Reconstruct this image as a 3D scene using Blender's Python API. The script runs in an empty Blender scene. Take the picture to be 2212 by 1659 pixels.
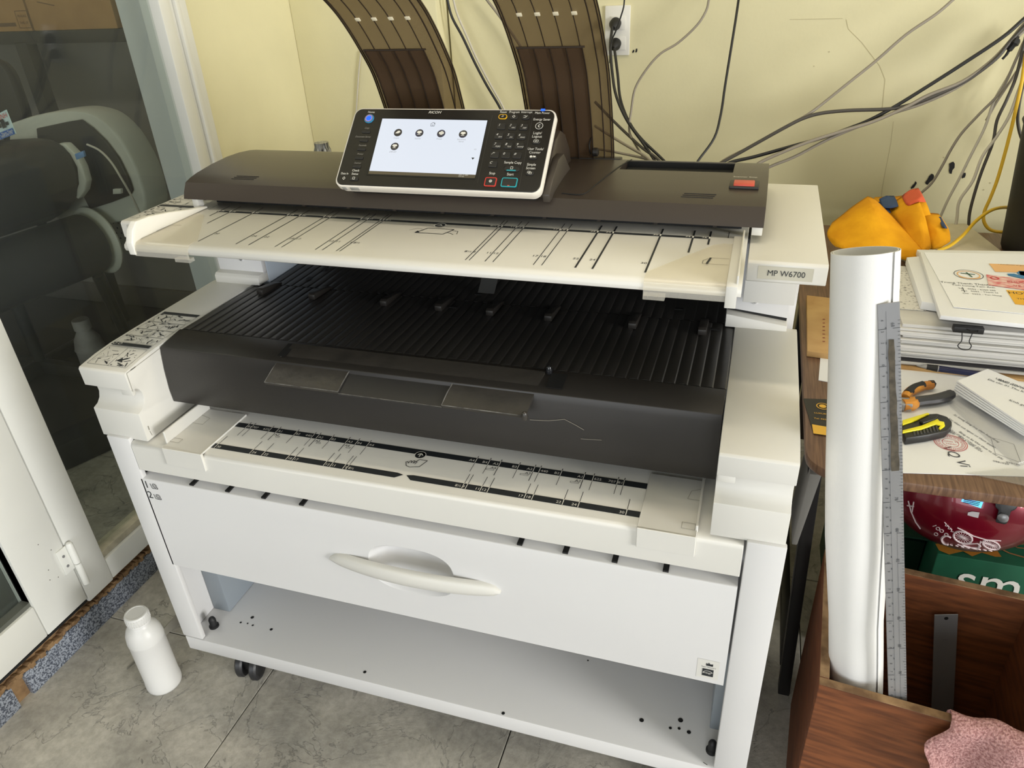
import bpy, bmesh, math, random
from mathutils import Vector as V, Matrix

random.seed(11)
scene = bpy.context.scene
COL = scene.collection

# ------------------------------------------------------------------ camera
CAMP = V((.517, -.8677, 1.4497))
RM = [[0.9526359, 0.3005395, -0.0464854], [0.1125838, -0.4905201, -0.8641267], [-0.2825062, 0.8179646, -0.5011229]]
FPX = 1595.664
cam_d = bpy.data.cameras.new('camera')
cam_d.sensor_width = 36.0
cam_d.lens = 36.0 * FPX / 2212.0
cam_d.clip_start = .02
cam = bpy.data.objects.new('camera', cam_d)
COL.objects.link(cam)
_r, _u, _f = V(RM[0]), -V(RM[1]), V(RM[2])
_m = Matrix((( _r.x, _u.x, -_f.x, CAMP.x), (_r.y, _u.y, -_f.y, CAMP.y), (_r.z, _u.z, -_f.z, CAMP.z), (0, 0, 0, 1)))
cam.matrix_world = _m
scene.camera = cam

# ------------------------------------------------------------------ world, lights, exposure
vs = scene.view_settings
vs.view_transform = 'Standard'
vs.look = 'None'
vs.gamma = 1.0
vs.use_curve_mapping = False
vs.exposure = -.07
world = bpy.data.worlds.new('daylight')
scene.world = world
world.use_nodes = True
bg = world.node_tree.nodes['Background']
bg.inputs[0].default_value = (.86, .93, 1.0, 1)
bg.inputs[1].default_value = .25

def area(name, loc, target, sx, sy, power, color):
    l = bpy.data.lights.new(name, 'AREA')
    l.shape = 'RECTANGLE'
    l.size, l.size_y = sx, sy
    l.energy = power
    l.color = color
    o = bpy.data.objects.new(name, l)
    COL.objects.link(o)
    o.location = loc
    o.rotation_euler = (V(target) - V(loc)).to_track_quat('-Z', 'Y').to_euler()
    return o
# daylight through the open shop front behind the camera
area('shopfront_daylight', (.1, -3.4, 1.25), (.0, 0, .75), 3.2, 1.5, 60, (.94, .975, 1.0))
# daylight from the side window far to the right
area('side_window_daylight', (6.8, -2.0, 1.5), (-.9, 1.2, 1.1), 3.0, 2.2, 560, (1.0, 1.0, .99))
# warm tube on the ceiling
area('ceiling_tube_light', (.5, .3, 2.72), (.5, .3, 0), 1.2, .12, 10, (1.0, .87, .66))

# ------------------------------------------------------------------ pixel -> place helpers
def ray(px, py):
    a, b, c = (px - 1106.0), (py - 829.5), FPX
    return V((RM[0][0]*a + RM[1][0]*b + RM[2][0]*c, RM[0][1]*a + RM[1][1]*b + RM[2][1]*c, RM[0][2]*a + RM[1][2]*b + RM[2][2]*c))
def on(px, py, ax, val):
    i = 'xyz'.index(ax)
    r = ray(px, py)
    return CAMP + r * ((val - CAMP[i]) / r[i])
def onp(px, py, p0, n):
    r = ray(px, py)
    return CAMP + r * ((V(p0) - CAMP).dot(V(n)) / r.dot(V(n)))

# ------------------------------------------------------------------ materials
def lin(c):
    def g(x):
        x /= 255.0
        return x / 12.92 if x <= .04045 else ((x + .055) / 1.055) ** 2.4
    return (g(c[0]), g(c[1]), g(c[2]), 1.0)
MATS = {}
def pm(name, rgb, rough=.5, metal=0.0, spec=.5, var=.06, vscale=6.0, bump=0.0, bscale=200.0, coat=0.0, rgb2=None, stretch=(1, 1, 1), detail=4.0, emit=None, trans=0.0, alpha=1.0, lo=.35, hi=.65):
    if name in MATS:
        return MATS[name]
    m = bpy.data.materials.new(name)
    m.use_nodes = True
    nt = m.node_tree
    b = nt.nodes['Principled BSDF']
    b.inputs['Roughness'].default_value = rough
    b.inputs['Metallic'].default_value = metal
    b.inputs['Specular IOR Level'].default_value = spec
    b.inputs['Coat Weight'].default_value = coat
    b.inputs['Transmission Weight'].default_value = trans
    b.inputs['Alpha'].default_value = alpha
    tc = nt.nodes.new('ShaderNodeTexCoord')
    mp = nt.nodes.new('ShaderNodeMapping')
    mp.inputs['Scale'].default_value = stretch
    nt.links.new(tc.outputs['Object'], mp.inputs[0])
    n = nt.nodes.new('ShaderNodeTexNoise')
    n.inputs['Scale'].default_value = vscale
    n.inputs['Detail'].default_value = detail
    nt.links.new(mp.outputs[0], n.inputs['Vector'])
    r = nt.nodes.new('ShaderNodeValToRGB')
    c = lin(rgb)
    c2 = lin(rgb2) if rgb2 else tuple(max(0, x * (1 - var)) for x in c[:3]) + (1,)
    r.color_ramp.elements[0].position, r.color_ramp.elements[1].position = lo, hi
    r.color_ramp.elements[0].color, r.color_ramp.elements[1].color = c2, c
    nt.links.new(n.outputs['Fac'], r.inputs[0])
    nt.links.new(r.outputs[0], b.inputs['Base Color'])
    if bump:
        n2 = nt.nodes.new('ShaderNodeTexNoise')
        n2.inputs['Scale'].default_value = bscale
        n2.inputs['Detail'].default_value = 5
        nt.links.new(mp.outputs[0], n2.inputs['Vector'])
        bp = nt.nodes.new('ShaderNodeBump')
        bp.inputs['Strength'].default_value = bump
        bp.inputs['Distance'].default_value = .004
        nt.links.new(n2.outputs['Fac'], bp.inputs['Height'])
        nt.links.new(bp.outputs[0], b.inputs['Normal'])
    if emit:
        b.inputs['Emission Color'].default_value = lin(emit[0])
        b.inputs['Emission Strength'].default_value = emit[1]
    MATS[name] = m
    return m

WHITE = pm('printer_white_plastic', (219, 217, 210), .42, var=.03, vscale=3)
WHITE2 = pm('white_coated_steel', (220, 219, 218), .38, var=.03, vscale=2)
GREYW = pm('grey_steel', (150, 158, 165), .4, metal=.2, var=.05)
BLACKP = pm('charcoal_plastic', (42, 39, 36), .42, var=.12, vscale=9, bump=.03, bscale=500)
HOODM = pm('hood_brown_grey_plastic', (63, 55, 48), .36, var=.08, vscale=5, bump=.03, bscale=600)
RIBM = pm('tray_black_plastic', (50, 48, 46), .40, var=.1, vscale=6)
DARK = pm('dark_interior', (18, 18, 18), .6, var=.2)
INK = pm('print_ink', (34, 38, 42), .6, var=.05)
INKW = pm('print_white', (235, 233, 225), .5, var=.02)
RUBBER = pm('black_rubber', (22, 22, 23), .55, var=.15)
STEEL = pm('steel', (156, 156, 157), .38, metal=.45, var=.1, vscale=20, stretch=(1, 1, .2))
CLEARP = None
def mixglass(name, tint, fac, rough=.02, gloss=.5, body=None):
    """thin sheet: tinted see-through with fresnel reflection"""
    m = bpy.data.materials.new(name)
    m.use_nodes = True
    nt = m.node_tree
    nt.nodes.clear()
    out = nt.nodes.new('ShaderNodeOutputMaterial')
    tr = nt.nodes.new('ShaderNodeBsdfTransparent')
    tr.inputs[0].default_value = lin(tint)
    df = nt.nodes.new('ShaderNodeBsdfDiffuse')
    df.inputs[0].default_value = lin(body or tint)
    tc = nt.nodes.new('ShaderNodeTexCoord')
    nz = nt.nodes.new('ShaderNodeTexNoise')
    nz.inputs['Scale'].default_value = 9
    nt.links.new(tc.outputs['Object'], nz.inputs['Vector'])
    mth = nt.nodes.new('ShaderNodeMath')
    mth.operation = 'MULTIPLY_ADD'
    mth.inputs[1].default_value = .1 * fac
    mth.inputs[2].default_value = fac * .95
    nt.links.new(nz.outputs['Fac'], mth.inputs[0])
    mx = nt.nodes.new('ShaderNodeMixShader')
    nt.links.new(mth.outputs[0], mx.inputs[0])
    nt.links.new(tr.outputs[0], mx.inputs[1])
    nt.links.new(df.outputs[0], mx.inputs[2])
    gl = nt.nodes.new('ShaderNodeBsdfGlossy')
    gl.inputs['Roughness'].default_value = rough
    lw = nt.nodes.new('ShaderNodeLayerWeight')
    lw.inputs[0].default_value = .5
    pw_ = nt.nodes.new('ShaderNodeMath')
    pw_.operation = 'POWER'
    pw_.inputs[1].default_value = 4.0
    nt.links.new(lw.outputs['Facing'], pw_.inputs[0])
    fr = nt.nodes.new('ShaderNodeMath')
    fr.operation = 'MULTIPLY_ADD'
    fr.inputs[1].default_value = gloss
    fr.inputs[2].default_value = .025
    nt.links.new(pw_.outputs[0], fr.inputs[0])
    mx2 = nt.nodes.new('ShaderNodeMixShader')
    nt.links.new(fr.outputs[0], mx2.inputs[0])
    nt.links.new(mx.outputs[0], mx2.inputs[1])
    nt.links.new(gl.outputs[0], mx2.inputs[2])
    nt.links.new(mx2.outputs[0], out.inputs[0])
    MATS[name] = m
    return m
GLASS = mixglass('window_glass', (240, 244, 241), .015, .01, .35)
FLAPM = mixglass('smoked_brown_plastic', (206, 197, 184), .26, .12, .3, (118, 102, 82))
FLAPD = mixglass('smoked_brown_plastic_thick', (186, 174, 160), .48, .15, .3, (104, 84, 66))
CLEARP = mixglass('clear_plastic', (250, 250, 250), .07, .08, .7, (225, 225, 228))
FROST = mixglass('frosted_guide_plastic', (254, 252, 247), .22, .2, .3, (246, 243, 234))

# ------------------------------------------------------------------ mesh building
def cr(pts, n=6):
    """Catmull-Rom through points"""
    P = [V(p) for p in pts]
    if len(P) < 3:
        return P
    out = []
    for i in range(len(P) - 1):
        p0 = P[i-1] if i else P[0]*2 - P[1]
        p1, p2 = P[i], P[i+1]
        p3 = P[i+2] if i + 2 < len(P) else P[-1]*2 - P[-2]
        for k in range(n):
            t = k / n
            out.append(.5 * ((2*p1) + (p2-p0)*t + (2*p0-5*p1+4*p2-p3)*t*t + (3*p1-p0-3*p2+p3)*t**3))
    out.append(P[-1])
    return out

class B:
    def __init__(s):
        s.v, s.f = [], []
    def add(s, vs_, fs):
        o = len(s.v)
        s.v += [tuple(v) for v in vs_]
        s.f += [tuple(i + o for i in f) for f in fs]
        return s
    def box(s, x0, x1, y0, y1, z0, z1):
        return s.hexa([(x0,y0,z0),(x1,y0,z0),(x1,y1,z0),(x0,y1,z0),(x0,y0,z1),(x1,y0,z1),(x1,y1,z1),(x0,y1,z1)])
    def hexa(s, p):
        return s.add(p, [(3,2,1,0),(4,5,6,7),(0,1,5,4),(1,2,6,5),(2,3,7,6),(3,0,4,7)])
    def obox(s, c, u, v, w, a, b, d):
        """oriented box, centre c, axes u v w, half sizes a b d"""
        c, u, v, w = V(c), V(u)*a, V(v)*b, V(w)*d
        return s.hexa([c-u-v-w, c+u-v-w, c+u+v-w, c-u+v-w, c-u-v+w, c+u-v+w, c+u+v+w, c-u+v+w])
    def prism(s, pts, d):
        n = len(pts)
        d = V(d)
        P = [V(p) for p in pts]
        return s.add(P + [p + d for p in P], [tuple(range(n))[::-1], tuple(range(n, 2*n))] + [(i, (i+1) % n, n + (i+1) % n, n + i) for i in range(n)])
    def yz(s, prof, x0, x1):
        return s.prism([(x0, a, b) for a, b in prof], (x1 - x0, 0, 0))
    def xz(s, prof, y0, y1):
        return s.prism([(a, y0, b) for a, b in prof], (0, y1 - y0, 0))
    def xy(s, prof, z0, z1):
        return s.prism([(a, b, z0) for a, b in prof], (0, 0, z1 - z0))
    def cyl(s, p0, p1, r0, r1=None, n=20):
        p0, p1 = V(p0), V(p1)
        r1 = r0 if r1 is None else r1
        d = (p1 - p0).normalized()
        a = d.orthogonal().normalized()
        b = d.cross(a)
        ring = lambda p, r: [p + (a*math.cos(2*math.pi*i/n) + b*math.sin(2*math.pi*i/n))*r for i in range(n)]
        return s.add(ring(p0, r0) + ring(p1, r1), [tuple(range(n))[::-1], tuple(range(n, 2*n))] + [(i, (i+1) % n, n+(i+1) % n, n+i) for i in range(n)])
    def tube(s, pts, r, n=8):
        P = [V(p) for p in pts]
        rr = r if isinstance(r, (list, tuple)) else [r]*len(P)
        vs_, fs = [], []
        a = None
        for i, p in enumerate(P):
            d = (P[min(i+1, len(P)-1)] - P[max(i-1, 0)]).normalized()
            if a is None:
                a = d.orthogonal().normalized()
            else:
                a = (a - d * a.dot(d)).normalized()
            b = d.cross(a)
            vs_ += [p + (a*math.cos(2*math.pi*k/n) + b*math.sin(2*math.pi*k/n))*rr[i] for k in range(n)]
        m = len(P)
        for i in range(m-1):
            for k in range(n):
                fs.append((i*n+k, i*n+(k+1) % n, (i+1)*n+(k+1) % n, (i+1)*n+k))
        fs += [tuple(range(n))[::-1], tuple(range((m-1)*n, m*n))]
        return s.add(vs_, fs)
    def lathe(s, prof, c, n=32, axis=(0, 0, 1), capped=True):
        d = V(axis).normalized()
        a = d.orthogonal().normalized()
        b = d.cross(a)
        c = V(c)
        vs_, fs = [], []
        for r, h in prof:
            vs_ += [c + d*h + (a*math.cos(2*math.pi*k/n) + b*math.sin(2*math.pi*k/n))*max(r, 1e-5) for k in range(n)]
        m = len(prof)
        for i in range(m-1):
            for k in range(n):
                fs.append((i*n+k, i*n+(k+1) % n, (i+1)*n+(k+1) % n, (i+1)*n+k))
        if capped:
            fs += [tuple(range(n))[::-1], tuple(range((m-1)*n, m*n))]
        return s.add(vs_, fs)
    def grid(s, rows):
        m = len(rows[0])
        vs_ = [p for r in rows for p in r]
        return s.add(vs_, [(i*m+k, i*m+k+1, (i+1)*m+k+1, (i+1)*m+k) for i in range(len(rows)-1) for k in range(m-1)])
    def shell(s, rows, off):
        """thick sheet: rows grid and the same grid moved by off (vector or function of point)"""
        m, n = len(rows[0]), len(rows)
        top = [V(p) for r in rows for p in r]
        o = V(off)
        bot = [p + o for p in top]
        k0 = len(top)
        fs = []
        for i in range(n-1):
            for k in range(m-1):
                q = (i*m+k, i*m+k+1, (i+1)*m+k+1, (i+1)*m+k)
                fs += [q, tuple(x + k0 for x in q[::-1])]
        edge = [k for k in range(m)] + [i*m+m-1 for i in range(1, n)] + [(n-1)*m+k for k in range(m-2, -1, -1)] + [i*m for i in range(n-2, 0, -1)]
        for a, b in zip(edge, edge[1:] + edge[:1]):
            fs.append((b, a, a+k0, b+k0))
        return s.add(top + bot, fs)

def mesh_of(name, b, bev=0, seg=2, ang=35, flat=False):
    me = bpy.data.meshes.new(name)
    me.from_pydata(b.v, [], b.f)
    bm = bmesh.new()
    bm.from_mesh(me)
    bmesh.ops.remove_doubles(bm, verts=bm.verts, dist=1e-6)
    if not flat:
        bmesh.ops.recalc_face_normals(bm, faces=bm.faces)
    if bev:
        ed = [e for e in bm.edges if len(e.link_faces) == 2 and e.calc_face_angle(0) > math.radians(28)]
        bmesh.ops.bevel(bm, geom=ed, offset=bev, segments=seg, profile=.5, affect='EDGES', clamp_overlap=True)
    bm.to_mesh(me)
    bm.free()
    for p in me.polygons:
        p.use_smooth = not flat
    if not flat:
        me.set_sharp_from_angle(angle=math.radians(ang))
    return me

def mk(name, b, mat, parent=None, bev=0, seg=2, ang=35, flat=False, label=None):
    me = mesh_of(name, b, bev, seg, ang, flat) if isinstance(b, B) else b
    if mat and not me.materials:
        me.materials.append(mat)
    o = bpy.data.objects.new(name, me)
    COL.objects.link(o)
    if parent is not None:
        o.parent = parent
        if parent.type == 'EMPTY':
            o.matrix_parent_inverse = Matrix.Translation(-V(parent.location))
    if label:
        o['label'] = label
    return o
def thing(name, label, cat, loc=(0, 0, 0), group=None):
    o = bpy.data.objects.new(name, None)
    o.empty_display_size = .05
    COL.objects.link(o)
    o.location = loc
    o['label'], o['category'] = label, cat
    if group:
        o['group'] = group
    return o
def tag(o, label, cat, group=None):
    o['label'], o['category'] = label, cat
    if group:
        o['group'] = group
    return o
def struct(name, b, mat, parent=None, **k):
    o = mk(name, b, mat, parent, **k)
    if parent is None:
        o['kind'] = 'structure'
    return o

_txt = {}
def text_mesh(s, italic=False):
    key = (s, italic)
    if key not in _txt:
        cu = bpy.data.curves.new('t', 'FONT')
        cu.body = s
        cu.size = 1.0
        cu.resolution_u = 3
        cu.align_x = 'CENTER'
        cu.align_y = 'CENTER'
        cu.shear = .25 if italic else 0
        ob = bpy.data.objects.new('t', cu)
        COL.objects.link(ob)
        dg = bpy.context.evaluated_depsgraph_get()
        me = ob.evaluated_get(dg).to_mesh()
        _txt[key] = ([tuple(v.co) for v in me.vertices], [tuple(p.vertices) for p in me.polygons])
        bpy.data.objects.remove(ob)
        bpy.data.curves.remove(cu)
    return _txt[key]
class Print:
    """flat ink on a plane: origin o, axes u v, normal n"""
    def __init__(s, o, u, v, lift=.0006):
        s.o, s.u, s.v = V(o), V(u).normalized(), V(v).normalized()
        s.n = s.u.cross(s.v)
        s.lift = lift
        s.b = B()
    def at(s, a, c):
        return s.o + s.u*a + s.v*c + s.n*s.lift
    def uv(s, px, py):
        p = onp(px, py, s.o, s.n) - s.o
        return p.dot(s.u), p.dot(s.v)
    def poly(s, pts):
        s.b.add([s.at(*p) for p in pts], [tuple(range(len(pts)))])
        return s
    def rect(s, a0, c0, a1, c1):
        return s.poly([(a0, c0), (a1, c0), (a1, c1), (a0, c1)])
    def line(s, p, q, w):
        p, q = V((p[0], p[1], 0)), V((q[0], q[1], 0))
        d = (q - p).normalized()
        n = V((-d.y, d.x, 0)) * (w/2)
        return s.poly([(p-n).xy, (q-n).xy, (q+n).xy, (p+n).xy])
    def path(s, pts, w):
        for a, b in zip(pts, pts[1:]):
            s.line(a, b, w)
        return s
    def frame(s, a0, c0, a1, c1, w):
        return s.path([(a0, c0), (a1, c0), (a1, c1), (a0, c1), (a0, c0)], w)
    def disc(s, a, c, r, n=20, ry=None):
        ry = ry or r
        return s.poly([(a + r*math.cos(2*math.pi*i/n), c + ry*math.sin(2*math.pi*i/n)) for i in range(n)])
    def ring(s, a, c, r, w, n=24, ry=None, t0=0, t1=2*math.pi):
        ry = ry or r
        for i in range(n):
            t, q = t0 + (t1-t0)*i/n, t0 + (t1-t0)*(i+1)/n
            s.poly([(a+(r-w)*math.cos(t), c+(ry-w)*math.sin(t)), (a+r*math.cos(t), c+ry*math.sin(t)), (a+r*math.cos(q), c+ry*math.sin(q)), (a+(r-w)*math.cos(q), c+(ry-w)*math.sin(q))])
        return s
    def text(s, t, a, c, size, italic=False, rot=0.0, sx=1.0, align='C'):
        vs_, fs = text_mesh(t, italic)
        if not vs_:
            return s
        x0, x1 = min(v[0] for v in vs_), max(v[0] for v in vs_)
        off = {'C': 0, 'L': -x0, 'R': -x1}[align]
        co, si = math.cos(rot), math.sin(rot)
        out = []
        for v in vs_:
            x, y = (v[0] + off)*size*sx, v[1]*size
            out.append(s.at(a + x*co - y*si, c + x*si + y*co))
        s.b.add(out, fs)
        return s
    def scribble(s, a0, c0, a1, c1, w, n, rnd):
        for _ in range(n):
            x, y = rnd.uniform(a0, a1), rnd.uniform(c0, c1)
            t, l = rnd.uniform(0, 6.28), rnd.uniform(.15, .5)*min(a1-a0, c1-c0)
            x2, y2 = min(max(x+l*math.cos(t), a0), a1), min(max(y+l*math.sin(t), c0), c1)
            if abs(x2-x) + abs(y2-y) > 1e-4:
                s.line((x, y), (x2, y2), w*rnd.choice((.6, 1, 1, 2.4)))
        return s
    def make(s, name, mat, parent, label=None):
        o = mk(name, s.b, mat, parent, flat=True, label=label)
        if len(s.b.f) > 1:
            o['kind'] = 'stuff'         # ink: many tiny joined marks
        return o
def dup(o, parent, delta=(0, 0, 0)):
    c = o.copy()
    COL.objects.link(c)
    c.parent = parent
    c.location = V(o.location) + V(delta)
    return c

# ================================================================== THE SETTING
WALLM = pm('cream_yellow_wall_paint', (226, 219, 180), .75, var=.10, vscale=2.2, bump=.10, bscale=90, spec=.2)
CEILM = pm('ceiling_white', (232, 228, 214), .8)
FRAMEM = pm('white_door_enamel', (226, 226, 220), .32, var=.05, vscale=4)
BACKW = pm('back_room_grey_wall', (138, 134, 128), .8, var=.1)
XL, YB, YP = -.965, 1.52, 1.444

def stone_mat():
    m = pm('grey_slate_tile', (200, 195, 184), .5, var=.3, vscale=4.5, rgb2=(152, 149, 141), detail=12, spec=.35)
    nt = m.node_tree
    b = nt.nodes['Principled BSDF']
    tc = nt.nodes.new('ShaderNodeTexCoord')
    geo = nt.nodes.new('ShaderNodeNewGeometry')
    n = nt.nodes.new('ShaderNodeTexNoise')
    n.inputs['Scale'].default_value = 5
    n.inputs['Detail'].default_value = 10
    n.inputs['Roughness'].default_value = .62
    n.inputs['Distortion'].default_value = .8
    nt.links.new(geo.outputs['Position'], n.inputs['Vector'])
    wv = nt.nodes.new('ShaderNodeTexVoronoi')
    wv.feature = 'DISTANCE_TO_EDGE'
    wv.inputs['Scale'].default_value = 5
    nd = nt.nodes.new('ShaderNodeMix')
    nd.data_type = 'VECTOR'
    nd.inputs['Factor'].default_value = .35
    nt.links.new(geo.outputs['Position'], nd.inputs['A'])
    nt.links.new(n.outputs['Color'], nd.inputs['B'])
    nt.links.new(nd.outputs['Result'], wv.inputs['Vector'])
    rr = nt.nodes.new('ShaderNodeValToRGB')
    rr.color_ramp.elements[0].position, rr.color_ramp.elements[1].position = 0.0, .010
    nt.links.new(wv.outputs['Distance'], rr.inputs[0])
    ad = nt.nodes.new('ShaderNodeMath')
    ad.operation = 'MULTIPLY_ADD'
    ad.inputs[1].default_value = .35
    nt.links.new(rr.outputs[0], ad.inputs[0])
    nt.links.new(n.outputs['Fac'], ad.inputs[2])
    bp = nt.nodes.new('ShaderNodeBump')
    bp.inputs['Strength'].default_value = .75
    bp.inputs['Distance'].default_value = .006
    nt.links.new(ad.outputs[0], bp.inputs['Height'])
    nt.links.new(bp.outputs[0], b.inputs['Normal'])
    n3 = nt.nodes.new('ShaderNodeTexNoise')
    n3.inputs['Scale'].default_value = 55
    n3.inputs['Detail'].default_value = 8
    n3.inputs['Roughness'].default_value = .7
    nt.links.new(geo.outputs['Position'], n3.inputs['Vector'])
    a2 = nt.nodes.new('ShaderNodeMath')
    a2.operation = 'MULTIPLY_ADD'
    a2.inputs[1].default_value = .22
    nt.links.new(n3.outputs['Fac'], a2.inputs[0])
    nt.links.new(ad.outputs[0], a2.inputs[2])
    nt.links.new(a2.outputs[0], bp.inputs['Height'])
    rmp = [q for q in nt.nodes if q.type == 'VALTORGB' and q != rr][0]
    mulc = nt.nodes.new('ShaderNodeMix')
    mulc.data_type = 'RGBA'
    mulc.blend_type = 'MULTIPLY'
    mulc.inputs['Factor'].default_value = .45
    r3 = nt.nodes.new('ShaderNodeValToRGB')
    r3.color_ramp.elements[0].position, r3.color_ramp.elements[1].position = .36, .62
    r3.color_ramp.elements[0].color = (.45, .44, .42, 1)
    nt.links.new(n3.outputs['Fac'], r3.inputs[0])
    nt.links.new(rmp.outputs[0], mulc.inputs['A'])
    nt.links.new(r3.outputs[0], mulc.inputs['B'])
    nt.links.new(mulc.outputs['Result'], b.inputs['Base Color'])
    mp = [q for q in nt.nodes if q.type == 'MAPPING'][0]
    nt.links.new(geo.outputs['Position'], mp.inputs[0])
    return m
STONE = stone_mat()
GROUT = pm('dark_grout', (52, 48, 44), .8, var=.2)

floor = struct('floor', B().box(-3.6, 7.1, -3.4, 2.2, -.08, -.006), GROUT)
tx = [-.45 + .597*i for i in range(-5, 6)]
ty = [.1005 + .597*i for i in range(-6, 4)]
tile = None
for i in range(len(tx)-1):
    for j in range(len(ty)-1):
        x0, y0 = tx[i], ty[j]
        if x0 < -1.7 or x0 > 1.9:
            continue
        if tile is None:
            tile = mesh_of('floor_tile', B().box(.0012, .5958, .0012, .5958, -.006, 0), bev=.001, seg=1)
            tile.materials.append(STONE)
        o = bpy.data.objects.new('floor_tile', tile)
        COL.objects.link(o)
        o.parent = floor
        o.location = (x0, y0, 0)

struct('ceiling', B().box(-3.6, 7.1, -3.4, 2.2, 2.85, 2.95), CEILM)
struct('wall_right', B().box(7.0, 7.1, -3.4, 1.62, 0, 2.85), WALLM)
back = struct('wall_back', B().box(-.451, 7.0, YB, YB+.1, 0, 2.85), WALLM)
# pilaster in the corner
struct('wall_pilaster', B().box(-.965, -.458, YP, YB+.1, 0, 2.85), WALLM, bev=.004)
# plaster strip of the left wall between window frame and corner
struct('wall_left', B().box(-1.07, XL, .955, YB+.1, 0, 2.85), WALLM)
struct('wall_left_upper', B().box(-1.07, XL, -3.4, .955, 2.35, 2.85), WALLM)

# torn tape marks, cracks and nail holes on the back wall (part of the wall)
pw = Print((0, YB, 0), (1, 0, 0), (0, 0, 1), .0015)
rnd = random.Random(3)
def blob(px, py, w, h, lean):
    pts = []
    for k in range(10):
        t = 2*math.pi*k/10
        rr = rnd.uniform(.6, 1.15)
        yy = py + h*math.sin(t)*rr
        xx = px + w*math.cos(t)*rr - lean*math.sin(t)
        pts.append(pw.uv(xx, yy))
    pw.poly(pts[::-1])
for a in ((1974, 400, 5, 9, 5), (2008, 387, 7, 12, 7), (2055, 362, 7, 14, 2), (2082, 378, 4, 8, 3), (1368, 111, 2, 4, 1), (1375, 109, 2, 4, 1)):
    blob(*a)
pw.make('tape_scrap', pm('torn_black_tape', (20, 20, 22), .6), back)
pk = Print((0, YB, 0), (1, 0, 0), (0, 0, 1), .0008)
for path in (((1828, 42), (1832, 62), (1862, 92), (1900, 142), (1912, 172), (1906, 232)), ((1930, 262), (1924, 310), (1912, 372), (1906, 405), (1902, 440)), ((1706, 42), (1820, 40))):
    pk.path([pk.uv(*p) for p in path], .0012)
for p in ((1791, 112), (1758, 143), (2139, 395), (2125, 410), (2038, 340)):
    pk.disc(*pk.uv(*p), .002, 8)
pk.make('hairline_crack', pm('plaster_crack', (192, 183, 146), .9), back)

# ---- left wall: glazed door and fixed pane
# structure of the opening (all in the plane x = XL)
def frame_box(y0, y1, z0, z1, d0=-.03, d1=0.0):
    return B().box(XL+d0, XL+d1, y0, y1, z0, z1)
w1 = struct('window_1', frame_box(.845, .885, .12, 2.35, -.05, .012), FRAMEM, bev=.003)
for y0, y1, d in ((.886, .902, .004), (.903, .918, .014), (.919, .955, .004)):
    mk('frame_moulding', frame_box(y0, y1, .12, 2.35, -.05, d), FRAMEM, w1, bev=.002)
mk('bottom_rail', frame_box(.143, .845, .10, .165, -.05, .010), FRAMEM, w1, bev=.003)
mk('rail_bead', frame_box(.143, .845, .166, .185, -.04, .002), pm('aged_sealant', (196, 188, 165), .5, var=.3, vscale=30), w1, bev=.002)
mk('pane', frame_box(.14, .85, .18, 2.32, -.024, -.018), GLASS, w1)
mk('top_rail', frame_box(.143, .955, 2.28, 2.36, -.05, .010), FRAMEM, w1, bev=.003)

d1 = struct('door_1', frame_box(.062, .142, .098, 2.30, -.045, .012), FRAMEM, bev=.003)     # jamb
SEAM = .06
lf = mk('door_leaf', frame_box(-.060, SEAM, .112, 2.28, -.035, .012), FRAMEM, d1, bev=.003)
mk('bottom_rail', frame_box(-.90, -.061, .112, .207, -.035, .012), FRAMEM, d1, bev=.003)
mk('glazing_bead', B().add([], []).box(XL-.02, XL+.004, -.90, -.052, .207, .218).box(XL-.02, XL+.004, -.060, -.052, .207, 2.2), pm('grey_gasket', (92, 94, 86), .6, var=.2), d1)
mk('pane', frame_box(-.90, -.055, .21, 2.2, -.022, -.016), GLASS, d1)
mk('far_stile', frame_box(-1.0, -.90, .112, 2.28, -.035, .012), FRAMEM, d1, bev=.003)
# hinge
hg = mk('hinge', B().box(XL+.012, XL+.016, .035, .062, .215, .285), FRAMEM, d1, bev=.001)
mk('hinge_barrel', B().lathe([(.004, .228), (.0085, .229), (.0085, .285), (.006, .290), (.001, .292)], (XL+.021, .068, 0), 14).lathe([(.004, .158), (.008, .160), (.0085, .226), (.004, .227)], (XL+.021, .068, 0), 14), FRAMEM, d1)
for z in (.235, .265):
    mk('hinge_screw', B().cyl((XL+.0155, .047, z), (XL+.0175, .047, z), .0035, n=12), STEEL, d1)
pd = Print((XL+.012, 0, 0), (0, 1, 0), (0, 0, 1), .0005)
for y, z in ((.005, .26), (.018, .225), (-.002, .235), (.004, .62), (.03, .30), (.009, .335)):
    pd.disc(y, z, .0013, 7)
pd.make('paint_chip', pm('chip_dark', (60, 56, 50), .8), d1)

# granite skirting below the frame, with crumbling mortar
sk = struct('baseboard_left', B().box(XL-.10, XL-.012, -1.4, 1.40, -.006, .098), pm('rough_mortar', (150, 120, 84), .9, rgb2=(112, 86, 58), vscale=26, bump=.9, bscale=60), bev=.003)
GRAN = pm('speckled_blue_granite', (150, 156, 166), .42, rgb2=(66, 72, 84), vscale=260, detail=2, lo=.42, hi=.58)
for y0, y1 in ((-1.4, -.176), (-.140, .352), (.356, .85), (.854, 1.38)):
    mk('granite_slab', B().box(XL-.02, XL+.002, y0, y1, -.004, .068), GRAN, sk, bev=.0015)
rm = B()
rnd = random.Random(5)
yy = -1.2
while yy < 1.35:
    w = rnd.uniform(.004, .011)
    rm.obox((XL-.006+rnd.uniform(-.002, .004), yy, .074+rnd.uniform(-.003, .004)), (1, 0, 0), V((0, 1, rnd.uniform(-.3, .3))).normalized(), V((0, rnd.uniform(-.3, .3), 1)).normalized(), .008, w*.7, rnd.uniform(.003, .007))
    yy += w
mk('mortar_crumbs', rm, MATS['rough_mortar'], sk, bev=.001)['kind'] = 'stuff'
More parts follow.
